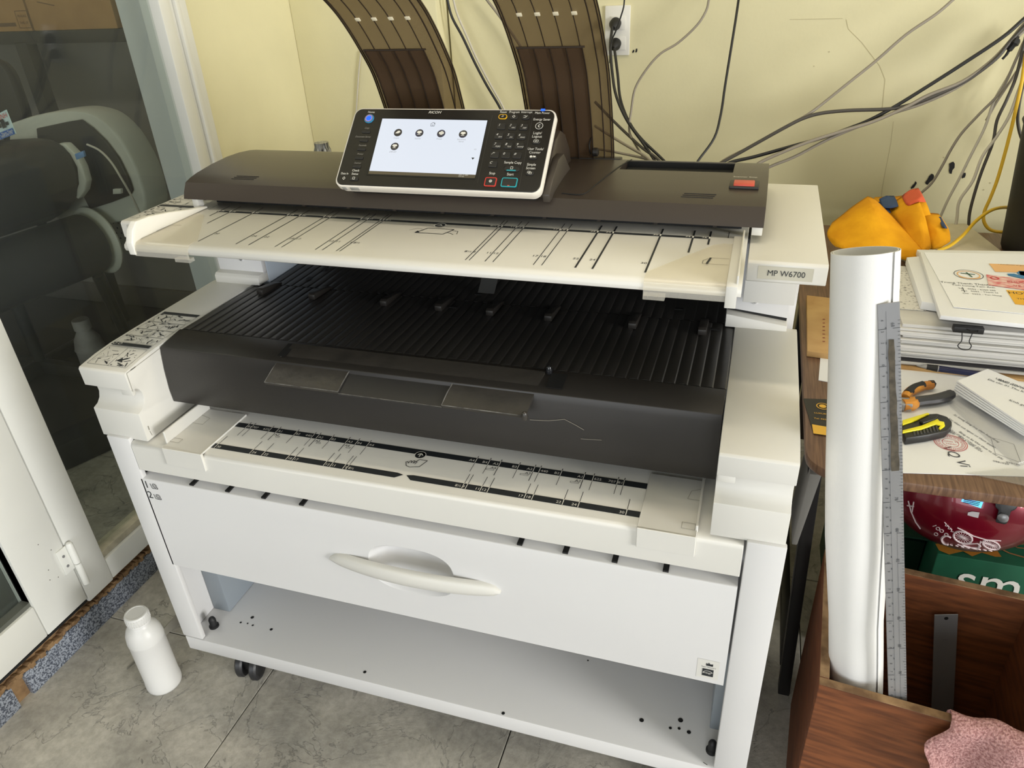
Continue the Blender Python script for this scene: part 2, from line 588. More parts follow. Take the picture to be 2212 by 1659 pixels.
mk('floor_shadow_gap', B().box(XL-.02, XL+.004, -1.4, 1.38, .098, .104), DARK, sk)

# ---- room behind the glass
struct('wall_back_room', B().box(-3.6, -1.07, 1.85, 1.95, 0, 2.85), BACKW)
struct('wall_back_room_far', B().box(-3.7, -3.6, -3.4, 1.95, 0, 2.85), BACKW)
struct('baseboard_back_room', B().box(-3.6, -1.07, 1.825, 1.85, 0, .10), pm('back_room_skirting', (92, 88, 82), .6), bev=.004)
pq = on(250, 0, 'y', 1.30)
struct('trim_1', B().box(-1.130, -1.008, .89, 1.85, 0, 2.85), pm('blue_grey_column', (214, 216, 214), .6, var=.05), bev=.004)
area('back_room_fill_light', (-2.2, .4, 2.6), (-2.2, .5, 0), 1.0, .15, 9, (1.0, .95, .86))  # added fill lamp, unseen, to brighten the room behind the glass

# ================================================================== THE PRINTER
pr = thing('wide_format_printer', 'large white and charcoal wide-format printer with a tilted touch panel', 'printer', (0, .3, 0))
# --- stand
base = mk('base_shelf', B().box(-.599, .6205, 0, .52, .110, .150), WHITE2, pr, bev=.002)
hp = Print((0, 0, .150), (1, 0, 0), (0, 1, 0))
for px, py, r in ((545, 1334, .004), (520, 1345, .0025), (535, 1347, .002), (546, 1351, .0025), (586, 1360, .0035), (788, 1452, .0035), (1087, 1541, .0035), (1386, 1556, .0045), (1470, 1556, .005), (1448, 1573, .003), (1467, 1574, .003), (1488, 1582, .004), (1270, 1427, .002)):
    hp.disc(*hp.uv(px, py), r, 12)
hp.line(hp.uv(1519, 1647), hp.uv(1528, 1653), .0012)
hp.make('screw_holes', DARK, base)
for x, y in ((-.5515, .042), (.5596, .036)):
    mk('rubber_post', B().lathe([(.011, 0), (.011, .004), (.008, .006), (.008, .022), (.006, .027), (.002, .030)], (x, y, .150), 18), RUBBER, pr)
mk('leg', B().box(-.603, -.5505, 0, .012, .152, .698), WHITE2, pr, bev=.0025)
mk('leg', B().box(.565, .6205, 0, .012, .152, .698), WHITE2, pr, bev=.0025)
mk('side_panel', B().box(-.601, -.588, .0125, .52, .150, .69), WHITE2, pr, bev=.002)
mk('side_panel', B().box(.604, .6185, .0125, .52, .150, .69), WHITE2, pr, bev=.002)
mk('rear_panel', B().box(-.588, .604, .50, .518, .150, .40), WHITE2, pr)
mk('bracket', B().box(-.587, -.542, .088, .30, .150, .39), GREYW, pr, bev=.002)
mk('bracket', B().box(.552, .603, .082, .30, .150, .39), GREYW, pr, bev=.002)
for x, y in ((-.490, .050), (.50, .050), (-.490, .42), (.50, .42)):
    c = mk('caster', B().cyl((x, y, .075), (x, y, .110), .018, n=16).box(x-.010, x+.010, y-.016, y+.020, .03, .078), RUBBER, pr, bev=.003)
    for s in (-1, 1):
        mk('wheel', B().lathe([(.012, -.009), (.030, -.009), (.034, -.005), (.034, .005), (.030, .009), (.012, .009)], (x+s*.019, y, .034), 28, (1, .25, 0)), pm('caster_tread', (40, 40, 42), .4), c)
        mk('hub_cap', B().lathe([(.025, 0), (.022, .002), (.004, .003)], V((x+s*.019, y, .034)) + V((1, .25, 0)).normalized()*.009*s, 24, V((1, .25, 0))*s), RUBBER, c)
mk('main_body', B().box(-.586, .603, .06, .52, .392, .684), WHITE2, pr)

# --- drawer with dished handle
DY = 0.0
def ell(a, b, n=48, cx=.006, cz=.5005, y=DY):
    out = []
    for i in range(n):
        t = 2*math.pi*i/n
        c_, s_ = math.cos(t), math.sin(t)
        e = .72
        out.append((cx + a*abs(c_)**e*(1 if c_ >= 0 else -1), y, cz + b*abs(s_)**e*(1 if s_ >= 0 else -1)))
    return out
def drawer_mesh():
    bm = bmesh.new()
    x0, x1, z0, z1 = -.5560, .5612, .380, .604
    def loop(pts):
        vs_ = [bm.verts.new(p) for p in pts]
        return vs_, [bm.edges.new((vs_[i], vs_[(i+1) % len(vs_)])) for i in range(len(vs_))]
    o, oe = loop([(x0, DY, z0), (x1, DY, z0), (x1, DY, z1), (x0, DY, z1)])
    h, he = loop(ell(.084, .055))
    bmesh.ops.triangle_fill(bm, edges=oe+he, use_beauty=True)
    prev = h
    for a, b, y in ((.080, .051, .004), (.072, .044, .020), (.060, .034, .030), (.040, .02, .034)):
        cur = [bm.verts.new(p) for p in ell(a, b, y=DY+y)]
        n = len(cur)
        for i in range(n):
            bm.faces.new((prev[i], prev[(i+1) % n], cur[(i+1) % n], cur[i]))
        prev = cur
    bm.faces.new(prev)
    # body: rolled top edge, top deck, sides
    prof = [(DY, z1), (.0008, .6053), (.0025, .606), (.05, .609), (.05, z0), (DY, z0)]
    rows = [[bm.verts.new((x, y, z)) for y, z in prof] for x in (x0, x1)]
    for k in range(len(prof)-1):
        bm.faces.new((rows[0][k], rows[0][k+1], rows[1][k+1], rows[1][k]))
    bm.faces.new(rows[0])
    bm.faces.new(rows[1][::-1])
    bmesh.ops.remove_doubles(bm, verts=bm.verts, dist=1e-5)
    bmesh.ops.recalc_face_normals(bm, faces=bm.faces)
    me = bpy.data.meshes.new('drawer')
    bm.to_mesh(me)
    bm.free()
    for p in me.polygons:
        p.use_smooth = True
    me.set_sharp_from_angle(angle=math.radians(38))
    return me
drawer = mk('drawer', drawer_mesh(), WHITE2, pr)
# bar handle, bowed outwards with rounded ends
rows = []
for i in range(33):
    t = i/32
    x = -.158 + .335*t
    e = max(0, 1 - (abs(2*t-1))**14)
    hh = (.0125 + .0045*(1-abs(2*t-1)**2)) * math.sqrt(max(e, .02))
    y = DY - .004 - .020*(1-(2*t-1)**2)
    zc = .4965 + .004*(1-(2*t-1)**2)
    rows.append([(x, y+.012, zc+hh*.95), (x, y+.003, zc+hh), (x, y-.001, zc+hh*.8), (x, y-.003, zc), (x, y, zc-hh*.8), (x, y+.004, zc-hh), (x, y+.013, zc-hh*.9), (x, y+.012, zc+hh*.95)])
hb = B().grid(rows)
hb.add(rows[0][:7], [tuple(range(7))]).add(rows[-1][:7], [tuple(range(7))])
mk('handle', hb, WHITE, drawer, ang=50)
# dark slots in the top deck
for px in (420, 497, 575, 658, 1128, 1226, 1332, 1442):
    a = on(px, {420: 1038, 497: 1052, 575: 1066, 658: 1079, 1128: 1163, 1226: 1181, 1332: 1201, 1442: 1221}[px], 'z', .612)
    mk('slot', B().box(a.x-.006, a.x+.003, .004, .046, .6050, .6095), DARK, drawer)
dp = Print((0, DY, 0), (1, 0, 0), (0, 0, 1))
for t, (px, py), ic in (('1', (317, 1047), (333, 1050)), ('2', (325, 1069), (341, 1073))):
    dp.text(t, *dp.uv(px, py), .024)
    a, c = dp.uv(*ic)
    dp.path([(a-.008, c+.005), (a-.006, c-.006), (a+.007, c-.006), (a+.007, c-.002)], .0013)
    dp.ring(a+.0015, c+.001, .0055, .001, 14)
    dp.ring(a+.0015, c+.001, .003, .0009, 12)
dp.make('tray_number', INK, drawer)
sl = Print((0, DY, 0), (1, 0, 0), (0, 0, 1), .0004)
sl.rect(.516, .390, .551, .434).make('label_sticker', WHITE, drawer)
st = Print((0, DY, 0), (1, 0, 0), (0, 0, 1), .001)
st.rect(.525, .396, .543, .413)
st.poly([(.530, .421), (.541, .421), (.541, .427), (.537, .425), (.534, .429), (.533, .425), (.530, .427)])
st.text('Super Material 2', .5345, .4175, .0035)
st.make('label_print', INK, drawer)
st2 = Print((0, DY, 0), (1, 0, 0), (0, 0, 1), .0015)
st2.text('energy', .5325, .4045, .0052, True).ring(.534, .4045, .0075, .0007, 16, .0052, .3, 3.4).text('*', .5405, .405, .007)
st2.make('label_print', INKW, drawer)

# --- bypass table with apron
bt = mk('bypass_table', B().yz([(0, .627), (0, .681), (.0025, .6875), (.009, .690), (.30, .690), (.30, .66), (.05, .66), (.05, .640), (.012, .627)], -.550, .5615), WHITE, pr, bev=.0008, seg=1)
ip = Print((0, 0, .690), (1, 0, 0), (0, 1, 0))
wp = Print((0, 0, .690), (1, 0, 0), (0, 1, 0), .0012)
B0, B1 = .0235, .0375       # front band
C0, C1 = .0960, .1105       # back band
ip.rect(-.392, B0, -.012, B1)
ip.rect(.018, B0, .41, B1)
ip.poly([(-.012, B0), (.0, B1-.003), (-.012, B1)]).poly([(.018, B0), (.018, B1), (.006, B1-.003)])
ip.rect(-.392, C0, .41, C1)
I = .0254/2
for s in (-1, 1):
    for t in ('8½', '9', '11', '12', '17', '18', '22', '24', '30'):
        w = {'8½': 8.5}.get(t) or float(t)
        x = s*w*I + .003
        ip.line((x, B1+.001), (x, .064), .0009)
        wp.line((x, B0), (x, B1), .0012)
        wp.text(t, x - .003, B0+.005, .0085, align='R') if s > 0 else wp.text(t, x + .003, B0+.005, .0085, align='L')
    for t, w, sub in (('A4', 210, 0), ('B4', 257, 0), ('A3', 297, 'A4'), ('B3', 364, 0), ('A2', 420, 'A3'), ('440', 440, 0), ('B2', 515, 0), ('A1', 594, 'A2'), ('625', 625, 0), ('707', 707, 0), ('B1', 728, 0)):
        x = s*w*.0005 + .003
        ip.line((x, C1), (x, C1+.006), .0012)
        ip.line((x, C0-.001), (x, .0705), .0012 if sub else .0008)
        wp.line((x, C0), (x, C1), .0012)
        q = -1 if (s > 0) != (t in ('440', '625')) else 1
        wp.text(t, x + q*.0025, C0+.0055, .0085, align='R' if q < 0 else 'L')
        if sub:
            ip.text(sub, x + q*.0025, C0-.006, .0085, align='R' if q < 0 else 'L')
            ip.frame(x + q*.0135 - .0055, C0-.0130, x + q*.0105 + .0055, C0-.0095, .0006)
a, c = ip.uv(908, 984)
ip.disc(a, c, .0095)
wp.ring(a, c, .0108, .0012).line((a, c-.0055), (a, c+.004), .002).path([(a-.005, c), (a, c+.005), (a+.005, c)], .002)
# hand holding a sheet
a, c = ip.uv(896, 1001)
ip.path([(a-.001, c+.002), (a+.004, c+.012), (a+.019, c+.012), (a+.012, c-.008), (a+.004, c-.010)], .0014)
ip.path([(a+.004, c-.010), (a-.004, c-.013), (a-.012, c-.010), (a-.017, c+.000), (a-.014, c+.002), (a-.011, c-.003), (a-.010, c+.005), (a-.0075, c+.005), (a-.007, c-.001), (a-.004, c+.007), (a-.002, c+.006), (a-.003, c-.001), (a+.001, c+.005), (a+.003, c+.004), (a+.001, c-.003)], .0012)
ip.make('scale_print', INK, bt)
wp.make('scale_print', INKW, bt)
# folded paper guides at both ends
def guide(x0, x1, fin, name):
    g = B().box(x0, x1, .001, .136, .690, .6935)
    g.box(x0, x1, -.0045, .001, .655, .6935)
    g.box(fin, fin+.004, .012, .138, .690, .718 if fin < 0 else .702)
    o = mk('paper_guide', g, WHITE, pr, bev=.0009, seg=1)
    return o
gl_ = guide(-.472, -.385, -.476, 'l')
gr_ = guide(.4055, .4935, .4905, 'r')
gp = Print((0, 0, .6935), (1, 0, 0), (0, 1, 0))
gp.frame(.470, .012, .490, .026, .0007)
gp.path([(.490, .083), (.472, .083), (.476, .104), (.490, .112)], .0007)
gp.make('embossed_outline', pm('shadow_line_grey', (150, 146, 134), .6), gr_)
gp = Print((0, 0, .6935), (1, 0, 0), (0, 1, 0))
gp.frame(-.472, .018, -.452, .030, .0007)
gp.path([(-.472, .083), (-.448, .083), (-.448, .105), (-.472, .112)], .0007)
gp.make('embossed_outline', MATS['shadow_line_grey'], gl_)

# --- end covers
prof = [(.0105, .8405), (.0075, .837), (.0085, .803), (.0200, .8015), (.0265, .797), (.0305, .788), (.0310, .777), (.0270, .766), (.0190, .758), (.0075, .754), (.007, .694), (.415, .694), (.415, .848), (.400, .8505), (.16, .8505), (.09, .8495), (.05, .8465)]
ecl = mk('end_cover', B().yz(prof, -.617, -.512), WHITE, pr, bev=.0012, seg=2)
ecr = mk('end_cover', B().yz(prof, .512, .618), WHITE, pr, bev=.0012, seg=2)
for x0, x1, par in ((-.540, -.514, ecl), (.5135, .538, ecr)):
    mk('latch_tab', B().box(x0, x1, .012, .020, .790, .803), WHITE, par, bev=.001)
# seams and vents on the inner side of the left cover
pz = Print((-.512, 0, 0), (0, 1, 0), (0, 0, 1))
pz.line((.012, .838), (.012, .800), .0009).line((.012, .838), (.145, .8465), .0009).line((.018, .7135), (.018, .722), .0022).line((.020, .700), (.018, .711), .001)
pz.line((.022, .839), (.035, .8395), .002)
pz.make('seam', MATS['shadow_line_grey'], ecl)
pb = Print((0, .415, .8505), (1, 0, 0), (0, 1, 0))
# instruction sheet on the left cover: bars, frames and drawings
def instruct(par, z, x0, x1, y0, y1, cells, bars, seed, nm):
    rnd = random.Random(seed)
    q = Print((0, 0, z), (1, 0, 0), (0, 1, 0), .0008)
    for b0, b1 in bars:
        q.rect(x0+.004, b0, x1-.004, b1)
    for c0, c1 in cells:
        q.frame(x0+.004, c0, x1-.004, c1, .0006)
        xm = (x0+x1)/2 + rnd.uniform(-.006, .006)
        q.line((xm, c0), (xm, c1), .0006)
        for u0, u1 in ((x0+.007, xm-.003), (xm+.003, x1-.007)):
            q.scribble(u0, c0+.002, u1, c1-.002, .0008, 13, rnd)
            t = rnd.uniform(0, 3)
            cx_, cy_ = (u0+u1)/2, (c0+c1)/2
            q.line((cx_-.006*math.cos(t), cy_-.006*math.sin(t)), (cx_+.006*math.cos(t), cy_+.006*math.sin(t)), .0024)
            q.rect(u0-.002, c1-.004, u0+.003, c1-.001)
    q.make('instruction_print', INK, par, label=nm)
bgp = Print((0, 0, .8503), (1, 0, 0), (0, 1, 0), .0006)
tops = [(-.614+.004, .020, -.518, .0), ]
ys = [.0955, .1245, .154, .186, .222]
instruct(ecl, .8505, -.612, -.5165, 0, 0, [(ys[i], ys[i+1]-.001) for i in range(4)], [(.222, .232), (.083, .0935)], 2, 'small line drawings of paper loading steps')
q = Print((0, .020, .8418), (1, 0, 0), V((0, .063, .0073)), .0012)
rnd = random.Random(9)
q.frame(-.608, .002, -.5205, .060, .0006).line((-.562, .002), (-.564, .060), .0006)
q.scribble(-.604, .005, -.567, .056, .0008, 22, rnd).scribble(-.558, .005, -.525, .056, .0008, 20, rnd)
q.poly([(-.556, .018), (-.550, .030), (-.547, .025), (-.536, .033), (-.534, .029), (-.544, .021), (-.541, .016)])
q.make('instruction_print', INK, ecl)
q = Print((0, 0, .8505), (1, 0, 0), (0, 1, 0), .0014)
q.ring(-.602, .0883, .004, .0009).ring(-.590, .0883, .004, .0009)
q.make('instruction_print', INKW, ecl)

# --- charcoal front cover
fc_prof = [(.1000, .8465), (.0974, .833), (.0931, .800), (.0906, .760), (.0920, .732), (.120, .732), (.160, .750), (.160, .8560), (.130, .8520)]
fc = mk('front_cover', B().yz(fc_prof, -.5105, .5105), BLACKP, pr, bev=.0012, seg=2)
# hand hold in the middle: sheet of glossy tape-patched plastic with a stepped hollow
FILM = pm('scuffed_glossy_black_tape', (38, 36, 34), .2, rgb2=(58, 55, 51), vscale=16, detail=8, lo=.52, hi=.85, bump=.22, bscale=38)
def fpt(x, t, dz=0.0):
    """t 0 at back edge, 1 at the front lip"""
    y = .150 + (.062 - .150)*t
    z = .8575 + (.8245 - .8575)*t + .005*math.sin(t*3.14) + dz
    return (x - (t-.5)*.010, y, z)
hl = B()
tt = [i/8 for i in range(9)]
hl.shell([[fpt(-.257 + .145*k/10, t) for k in range(11)] for t in tt], (0, .001, -.005))
hl.shell([[fpt(-.112 + .190*k/12, t*.50) for k in range(13)] for t in tt], (0, .001, -.005))
hl.shell([[fpt(.078 + .142*k/10, t) for k in range(11)] for t in tt], (0, .001, -.005))
hd = mk('hand_hold', hl, FILM, pr, ang=50, label='scuffed glossy black tape wrapped over the hand hold')
mk('hand_hold_floor', B().shell([[fpt(-.112 + .190*k/6, .45 + .55*t, -.0035) for k in range(7)] for t in tt], (0, .001, -.004)), pm('hand_hold_grey_black', (46, 45, 45), .35), hd)
# solid core below the sheet
mk('hand_hold_core', B().hexa([(-.25, .070, .8165), (.212, .070, .8165), (.212, .150, .838), (-.25, .150, .838), (-.25, .072, .8185), (.212, .072, .8185), (.212, .150, .846), (-.25, .150, .846)]), BLACKP, hd)
PALE_LINE = pm('pale_edge_line', (120, 118, 114), .4, rgb2=(60, 58, 56), vscale=60)  # mottled pale grey for the lines along the tape edges
tb = B()
tb.tube([fpt(x, 1.0) for x in (-.257, -.2, -.112)], .0009, 6)
tb.tube(cr([fpt(-.112, 1.0), fpt(-.112, .75), fpt(-.110, .53), fpt(-.09, .50), fpt(.060, .50), fpt(.078, .53), fpt(.078, .75), fpt(.078, 1.0)], 5), .0009, 6)
tb.tube([fpt(x, 1.0, -.0035) for x in (-.112, 0, .078)], .0006, 6)
tb.tube([fpt(x, 1.0) for x in (.078, .14, .220)], .0009, 6)
tb.tube([fpt(-.257, t) for t in (1, .7, .4)], .0007, 6)
mk('tape_edge', tb, PALE_LINE, hd)
mk('tape_blob', B().lathe([(.001, -.008), (.005, -.006), (.006, 0), (.004, .006), (.001, .008)], fpt(.219, 1.0), 10), FILM, hd)
mk('tape_blob', B().lathe([(.001, -.010), (.005, -.007), (.006, 0), (.004, .006), (.001, .008)], (.231, .150, .862), 10), pm('glossy_black_glue', (30, 30, 32), .08), hd)
for x0, x1 in ((-.262, -.246), (.235, .262)):
    mk('hinge_slot', B().hexa([(x0, .112, .8508), (x1, .112, .8508), (x1, .150, .8562), (x0, .150, .8562), (x0, .112, .8512), (x1, .112, .8512), (x1, .150, .8566), (x0, .150, .8566)]), DARK, fc)
sc = Print((0, .0960, .82), (1, 0, 0), V((0, .004, .03)), .0016)
sc.path([sc.uv(*p) for p in ((1145, 906), (1185, 908), (1220, 905), (1245, 918), (1262, 928))], .0007)
sc.path([sc.uv(*p) for p in ((1255, 947), (1300, 950))], .0005)
sc.make('scratch', pm('scratch_pale', (150, 144, 130), .6), fc)

# --- ribbed output trays (two halves), hinge tabs and upper tray
def ribbed(x0, x1, y0, y1, za, zb, pitch=.0196, dep=.0016):
    n = max(2, int(round((x1-x0)/pitch)))
    pts = []
    for i in range(n):
        a = x0 + (x1-x0)*i/n
        p = (x1-x0)/n
        pts += [(a, 0), (a + p*.30, dep), (a + p*.62, dep*1.35), (a + p*.9, dep*.8)]
    pts.append((x1, 0))
    g = B()
    rows = [[(x, y, z + h) for x, h in pts] for y, z in ((y0, za), ((y0+y1)/2, (za+zb)/2), (y1, zb))]
    return g.shell(rows, (0, 0, -.012))
mk('output_tray', ribbed(-.5085, .0030, .1625, .413, .8540, .8460), RIBM, pr, ang=20)
mk('output_tray', ribbed(.0038, .5110, .1625, .413, .8540, .8460), RIBM, pr, ang=20)
mk('upper_tray', ribbed(-.486, .4985, .418, .66, .8450, .8430, pitch=.0200), RIBM, pr, ang=20)
for x in (-.462, -.336, -.171, -.051, .056, .173, .332, .4565):
    mk('tray_tab', B().yz([(.352, .8495), (.352, .860), (.358, .8635), (.400, .8570), (.425, .8500), (.425, .8460)], x-.0065, x+.0085), BLACKP, pr, bev=.0015)
for px, py in ((703, 580), (668, 601)):
    a = on(px, py, 'z', .848)
    mk('tray_slot', B().box(a.x-.005, a.x+.005, a.y-.008, a.y+.008, .8475, .8485), DARK, pr)
for px, py in ((980, 663), (1035, 635), (1467, 667), (1545, 711)):
    a = on(px, py, 'z', .850)
    mk('tray_slot', B().box(a.x-.008, a.x+.008, a.y-.004, a.y+.004, .8496, .8506), DARK, pr)
a = on(1047, 612, 'z', .90)
mk('tray_flap', B().hexa([(-.004, .455, .850), (.031, .455, .850), (.031, .459, .850), (-.004, .459, .850), (-.004, .520, .900), (.031, .520, .900), (.031, .524, .900), (-.004, .524, .900)]), pm('dusty_dark_flap', (70, 70, 68), .5), pr)
mk('inner_back', B().box(-.486, .4985, .665, .69, .60, 1.03), DARK, pr)

# --- columns carrying the scanner
def column(s, x0, x1):
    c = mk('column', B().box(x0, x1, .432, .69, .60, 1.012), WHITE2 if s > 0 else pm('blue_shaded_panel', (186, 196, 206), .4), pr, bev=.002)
    f0, f1 = (x0+.001, x1-.012) if s > 0 else (x0+.012, x1-.001)
    mk('column_plate', B().hexa([(f0, .418, .868 if s < 0 else .878), (f1, .418, .866), (f1, .432, .866), (f0, .432, .868 if s < 0 else .878), (f0, .418, 1.010), (f1, .418, 1.010), (f1, .432, 1.010), (f0, .432, 1.010)]), WHITE2, c, bev=.0015)
    if s < 0:
        mk('column_foot', B().yz([(.396, .8500), (.396, .866), (.402, .8715), (.432, .874), (.432, .85)], f0, f1), WHITE, c, bev=.0015)
    else:
        mk('column_foot', B().hexa([(f0, .396, .850), (f1, .396, .850), (f1, .432, .850), (f0, .432, .850), (f0, .398, .8745), (f1, .398, .8600), (f1, .432, .8600), (f0, .432, .8745)]), WHITE, c, bev=.0015)
        mk('column_gap', B().box(f0+.002, f1-.001, .420, .4315, .855, .877), DARK, c)
    xm = (f0+f1)/2 + (.008 if s < 0 else -.006)
    zc = .902 if s < 0 else .896
    mk('screw', B().lathe([(.0075, 0), (.0075, .001), (.0055, .0025), (.0045, .0030)], (xm, .418, zc), 18, (0, -1, 0)), WHITE2, c)
    mk('screw', B().lathe([(.004, 0), (.004, .0015), (.001, .0035)], (xm, .4155, zc), 14, (0, -1, 0)), STEEL, c)
    return c
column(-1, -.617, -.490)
cR = column(1, .4935, .612)
mk('cover_plate', B().box(.520, .606, .396, .410, .901, 1.012), WHITE, cR, bev=.001)

# --- scanner: bed, arms, hood
sb = mk('scanner_bed', B().yz([(.112, 1.052), (.1045, 1.0505), (.0995, 1.0465), (.0980, 1.0415), (.1000, 1.036), (.104, 1.034), (.112, 1.033), (.36, 1.020), (.36, 1.052)], -.5165, .5165), WHITE, pr, bev=.0006, seg=1, ang=50)
ip = Print((0, 0, 1.052), (1, 0, 0), (0, 1, 0))
wp = Print((0, 0, 1.052), (1, 0, 0), (0, 1, 0), .0012)
ip.rect(-.459, .2810, .4605, .2895)
for s in (-1, 1):
    for t in ('8½', '9', '11', '12', '17', '18', '22', '24', '30', '34', '36'):
        w = {'8½': 8.5}.get(t) or float(t)
        x = s*w*I + .002
        lw = .0030 if (s > 0 and w >= 22) else (.0013 if w < 20 else .0016)
        y0 = .124
        if w >= 34:
            y0 = {34: .215, 36: .255}[int(w)]
        ip.line((x, .2905), (x, .3180), lw)
        ip.line((x, y0), (x, .2800), lw)
        wp.line((x, .2810), (x, .2895), .0022)
        q = -1 if s > 0 else 1
        wp.text(t, x + q*.004, .2852, .0085, align='R' if q < 0 else 'L')
        if w < 34:
            ip.text(t, x + q*.003, .160 if s > 0 else .166, .0095, align='R' if q < 0 else 'L')
ip.line((-.485, .2905), (-.485, .3180), .0008)
ip.line((.487, .2905), (.487, .3180), .0012)
a, c = ip.uv(951, 488)
ip.disc(a, c, .0095)
wp.ring(a, c, .0108, .0014).poly([(a-.006, c-.003), (a, c+.005), (a+.006, c-.003), (a, c)])
a, c = ip.uv(940, 499)
ip.path([(a-.030, c-.014), (a-.018, c+.012), (a+.030, c+.012), (a+.020, c-.014), (a-.030, c-.014)], .0016)
ip.poly([(a-.032, c-.015), (a-.030, c-.004), (a-.024, c-.012)])
ip.path([(a-.026, c+.006), (a-.036, c+.008), (a-.046, c-.004)], .0007).path([(a+.029, c+.006), (a+.040, c+.004), (a+.043, c-.010)], .001).path([(a+.024, c-.004), (a+.034, c-.010), (a+.038, c-.013)], .001)
ip.make('scale_print', INK, sb)
wp.make('scale_print', INKW, sb)
# sheet guides clipped on the bed
def sheet_guide(s):
    """s=-1 left, +1 right"""
    x_in, x_out = (-.382, -.495) if s < 0 else (.3850, .4960)
    g = B()
    # thin plate with a diagonal inner edge, wrapping over the nose
    def yzrow(x, yb):
        pts = [(yb, 1.0535), (.112, 1.0535), (.1035, 1.0518), (.0978, 1.0468), (.0962, 1.041), (.0965, 1.0295)]
        return [(x, y, z) for y, z in pts]
    rows = []
    for k in range(9):
        t = k/8
        x = x_in + (x_out - x_in)*t
        yb = .125 + (.262 - .125)*min(1, t*1.25)
        rows.append(yzrow(x, yb))
    g.shell(rows, (0, .0008, -.0012))
    # hook below
    g.box(min(x_in, x_in + s*.030), max(x_in, x_in + s*.030), .0955, .108, 1.0235, 1.030)
    o = mk('sheet_guide', g, FROST, pr, ang=45)
    return o
sgl, sgr = sheet_guide(-1), sheet_guide(1)
# fins
fin = [(.0955, 1.030), (.0945, 1.052), (.104, 1.072), (.118, 1.0835), (.150, 1.0825), (.200, 1.0745), (.250, 1.0640), (.300, 1.0560), (.300, 1.0525), (.118, 1.0525), (.102, 1.046), (.099, 1.030)]
mk('guide_fin', B().yz(fin, -.5065, -.4925), pm('bright_white_guide', (238, 236, 228), .35), pr, bev=.0018, ang=50, label='curved bright white paper guide fin')
finr = [(.0955, 1.020), (.0945, 1.052), (.104, 1.0560), (.290, 1.0560), (.300, 1.0525), (.118, 1.0525), (.102, 1.046), (.099, 1.020)]
mk('guide_fin', B().yz(finr, .4960, .5110), WHITE, pr, bev=.001)
mk('guide_rail', B().box(.5085, .5112, .100, .292, 1.052, 1.0665), WHITE, pr, bev=.0008)
gp = Print((0, 0, 1.0535), (1, 0, 0), (0, 1, 0))
gp.path([(.494, .195), (.468, .195), (.458, .182), (.458, .170), (.494, .170)], .0007).line((.468, .195), (.464, .170), .003)
gp.make('embossed_outline', INK, sgr)
gp = Print((0, 0, 1.0535), (1, 0, 0), (0, 1, 0))
gp.path([(-.492, .155), (-.490, .190), (-.468, .192)], .0008)
gp.make('embossed_outline', INK, sgl)

mk('scanner_underside', B().box(-.515, .515, .20, .64, 1.000, 1.022), DARK, pr)
def arm(x0, x1):
    return mk('scanner_arm', B().yz([(.2185, 1.0460), (.2140, 1.0425), (.2135, 1.0155), (.2160, 1.0135), (.64, 1.0135), (.64, 1.046)], x0, x1), WHITE, pr, bev=.0012)
aL, aR = arm(-.631, -.5195), arm(.5205, .6315)
pl = Print((0, .2136, 0), (1, 0, 0), (0, 0, 1), .0004)
pl.rect(.536, 1.0195, .6125, 1.0395).make('name_plate', pm('name_plate_grey', (200, 196, 180), .35), aR)
pl = Print((0, .2136, 0), (1, 0, 0), (0, 0, 1), .001)
pl.text('MP W6700', .5755, 1.0292, .0125, sx=.92).make('name_plate_lettering', INK, aR)
pl = Print((0, .2136, 0), (1, 0, 0), (0, 0, 1), .0008)
pl.text('RICOH', -.5835, 1.0292, .0165).make('embossed_lettering', pm('embossed_white', (246, 244, 236), .3), aL)
pl = Print((0, .2136, 0), (1, 0, 0), (0, 0, 1), .0004)
pl.frame(-.616, 1.0195, -.540, 1.0395, .0006).make('seam', MATS['shadow_line_grey'], aL)
instruct(aL, 1.046, -.629, -.523, 0, 0, [(.235, .275), (.278, .312), (.326, .36), (.362, .392)], [(.314, .323)], 21, 'small line drawings of scanning steps')

hood_prof = [(.2925, 1.0705), (.2980, 1.083), (.3085, 1.0985), (.325, 1.1035), (.345, 1.1072), (.394, 1.1125), (.445, 1.1152), (.489, 1.1142), (.525, 1.1105), (.545, 1.1070), (.585, 1.090), (.60, 1.0695), (.2965, 1.0695)]
notch = hood_prof[:6] + [(.442, 1.1150), (.444, 1.098), (.524, 1.094), (.527, 1.1102)] + hood_prof[9:]
h = B().yz(hood_prof, -.5375, .2865).yz(notch, .2865, .480).yz(hood_prof, .480, .5375)
hood = mk('scanner_hood', h, HOODM, pr, ang=22)
for px0, px1, py0 in ((486, 534, 392), (1467, 1538, 434)):
    xa, xb = on(px0, py0, 'z', 1.104).x, on(px1, py0+2, 'z', 1.104).x
    for k in range(3):
        y_ = .326 + k*.0060
        zz_ = 1.1035 + (y_-.325)*.185
        mk('vent_slit', B().hexa([(xa+k*.002, y_, zz_-.001), (xb+k*.002, y_, zz_-.001), (xb+k*.002, y_+.0014, zz_-.001), (xa+k*.002, y_+.0014, zz_-.001), (xa+k*.002, y_, zz_+.0008), (xb+k*.002, y_, zz_+.0008), (xb+k*.002, y_+.0014, zz_+.0008), (xa+k*.002, y_+.0014, zz_+.0008)]), DARK, hood)
mk('pocket_floor_shade', B().box(.288, .479, .4445, .5235, 1.0955, 1.0990), DARK, hood)  # dark plates lining the notch: shade of the hood pocket put into colour
mk('pocket_wall_shade', B().box(.288, .479, .5225, .5245, 1.0960, 1.1095), DARK, hood)
mk('pocket_wall_shade', B().box(.288, .479, .4425, .4445, 1.0960, 1.1140), pm('pocket_shade_grey', (44, 40, 36), .5), hood)
mk('roller_gap', B().box(-.50, .505, .338, .36, 1.0525, 1.0690), DARK, pr)
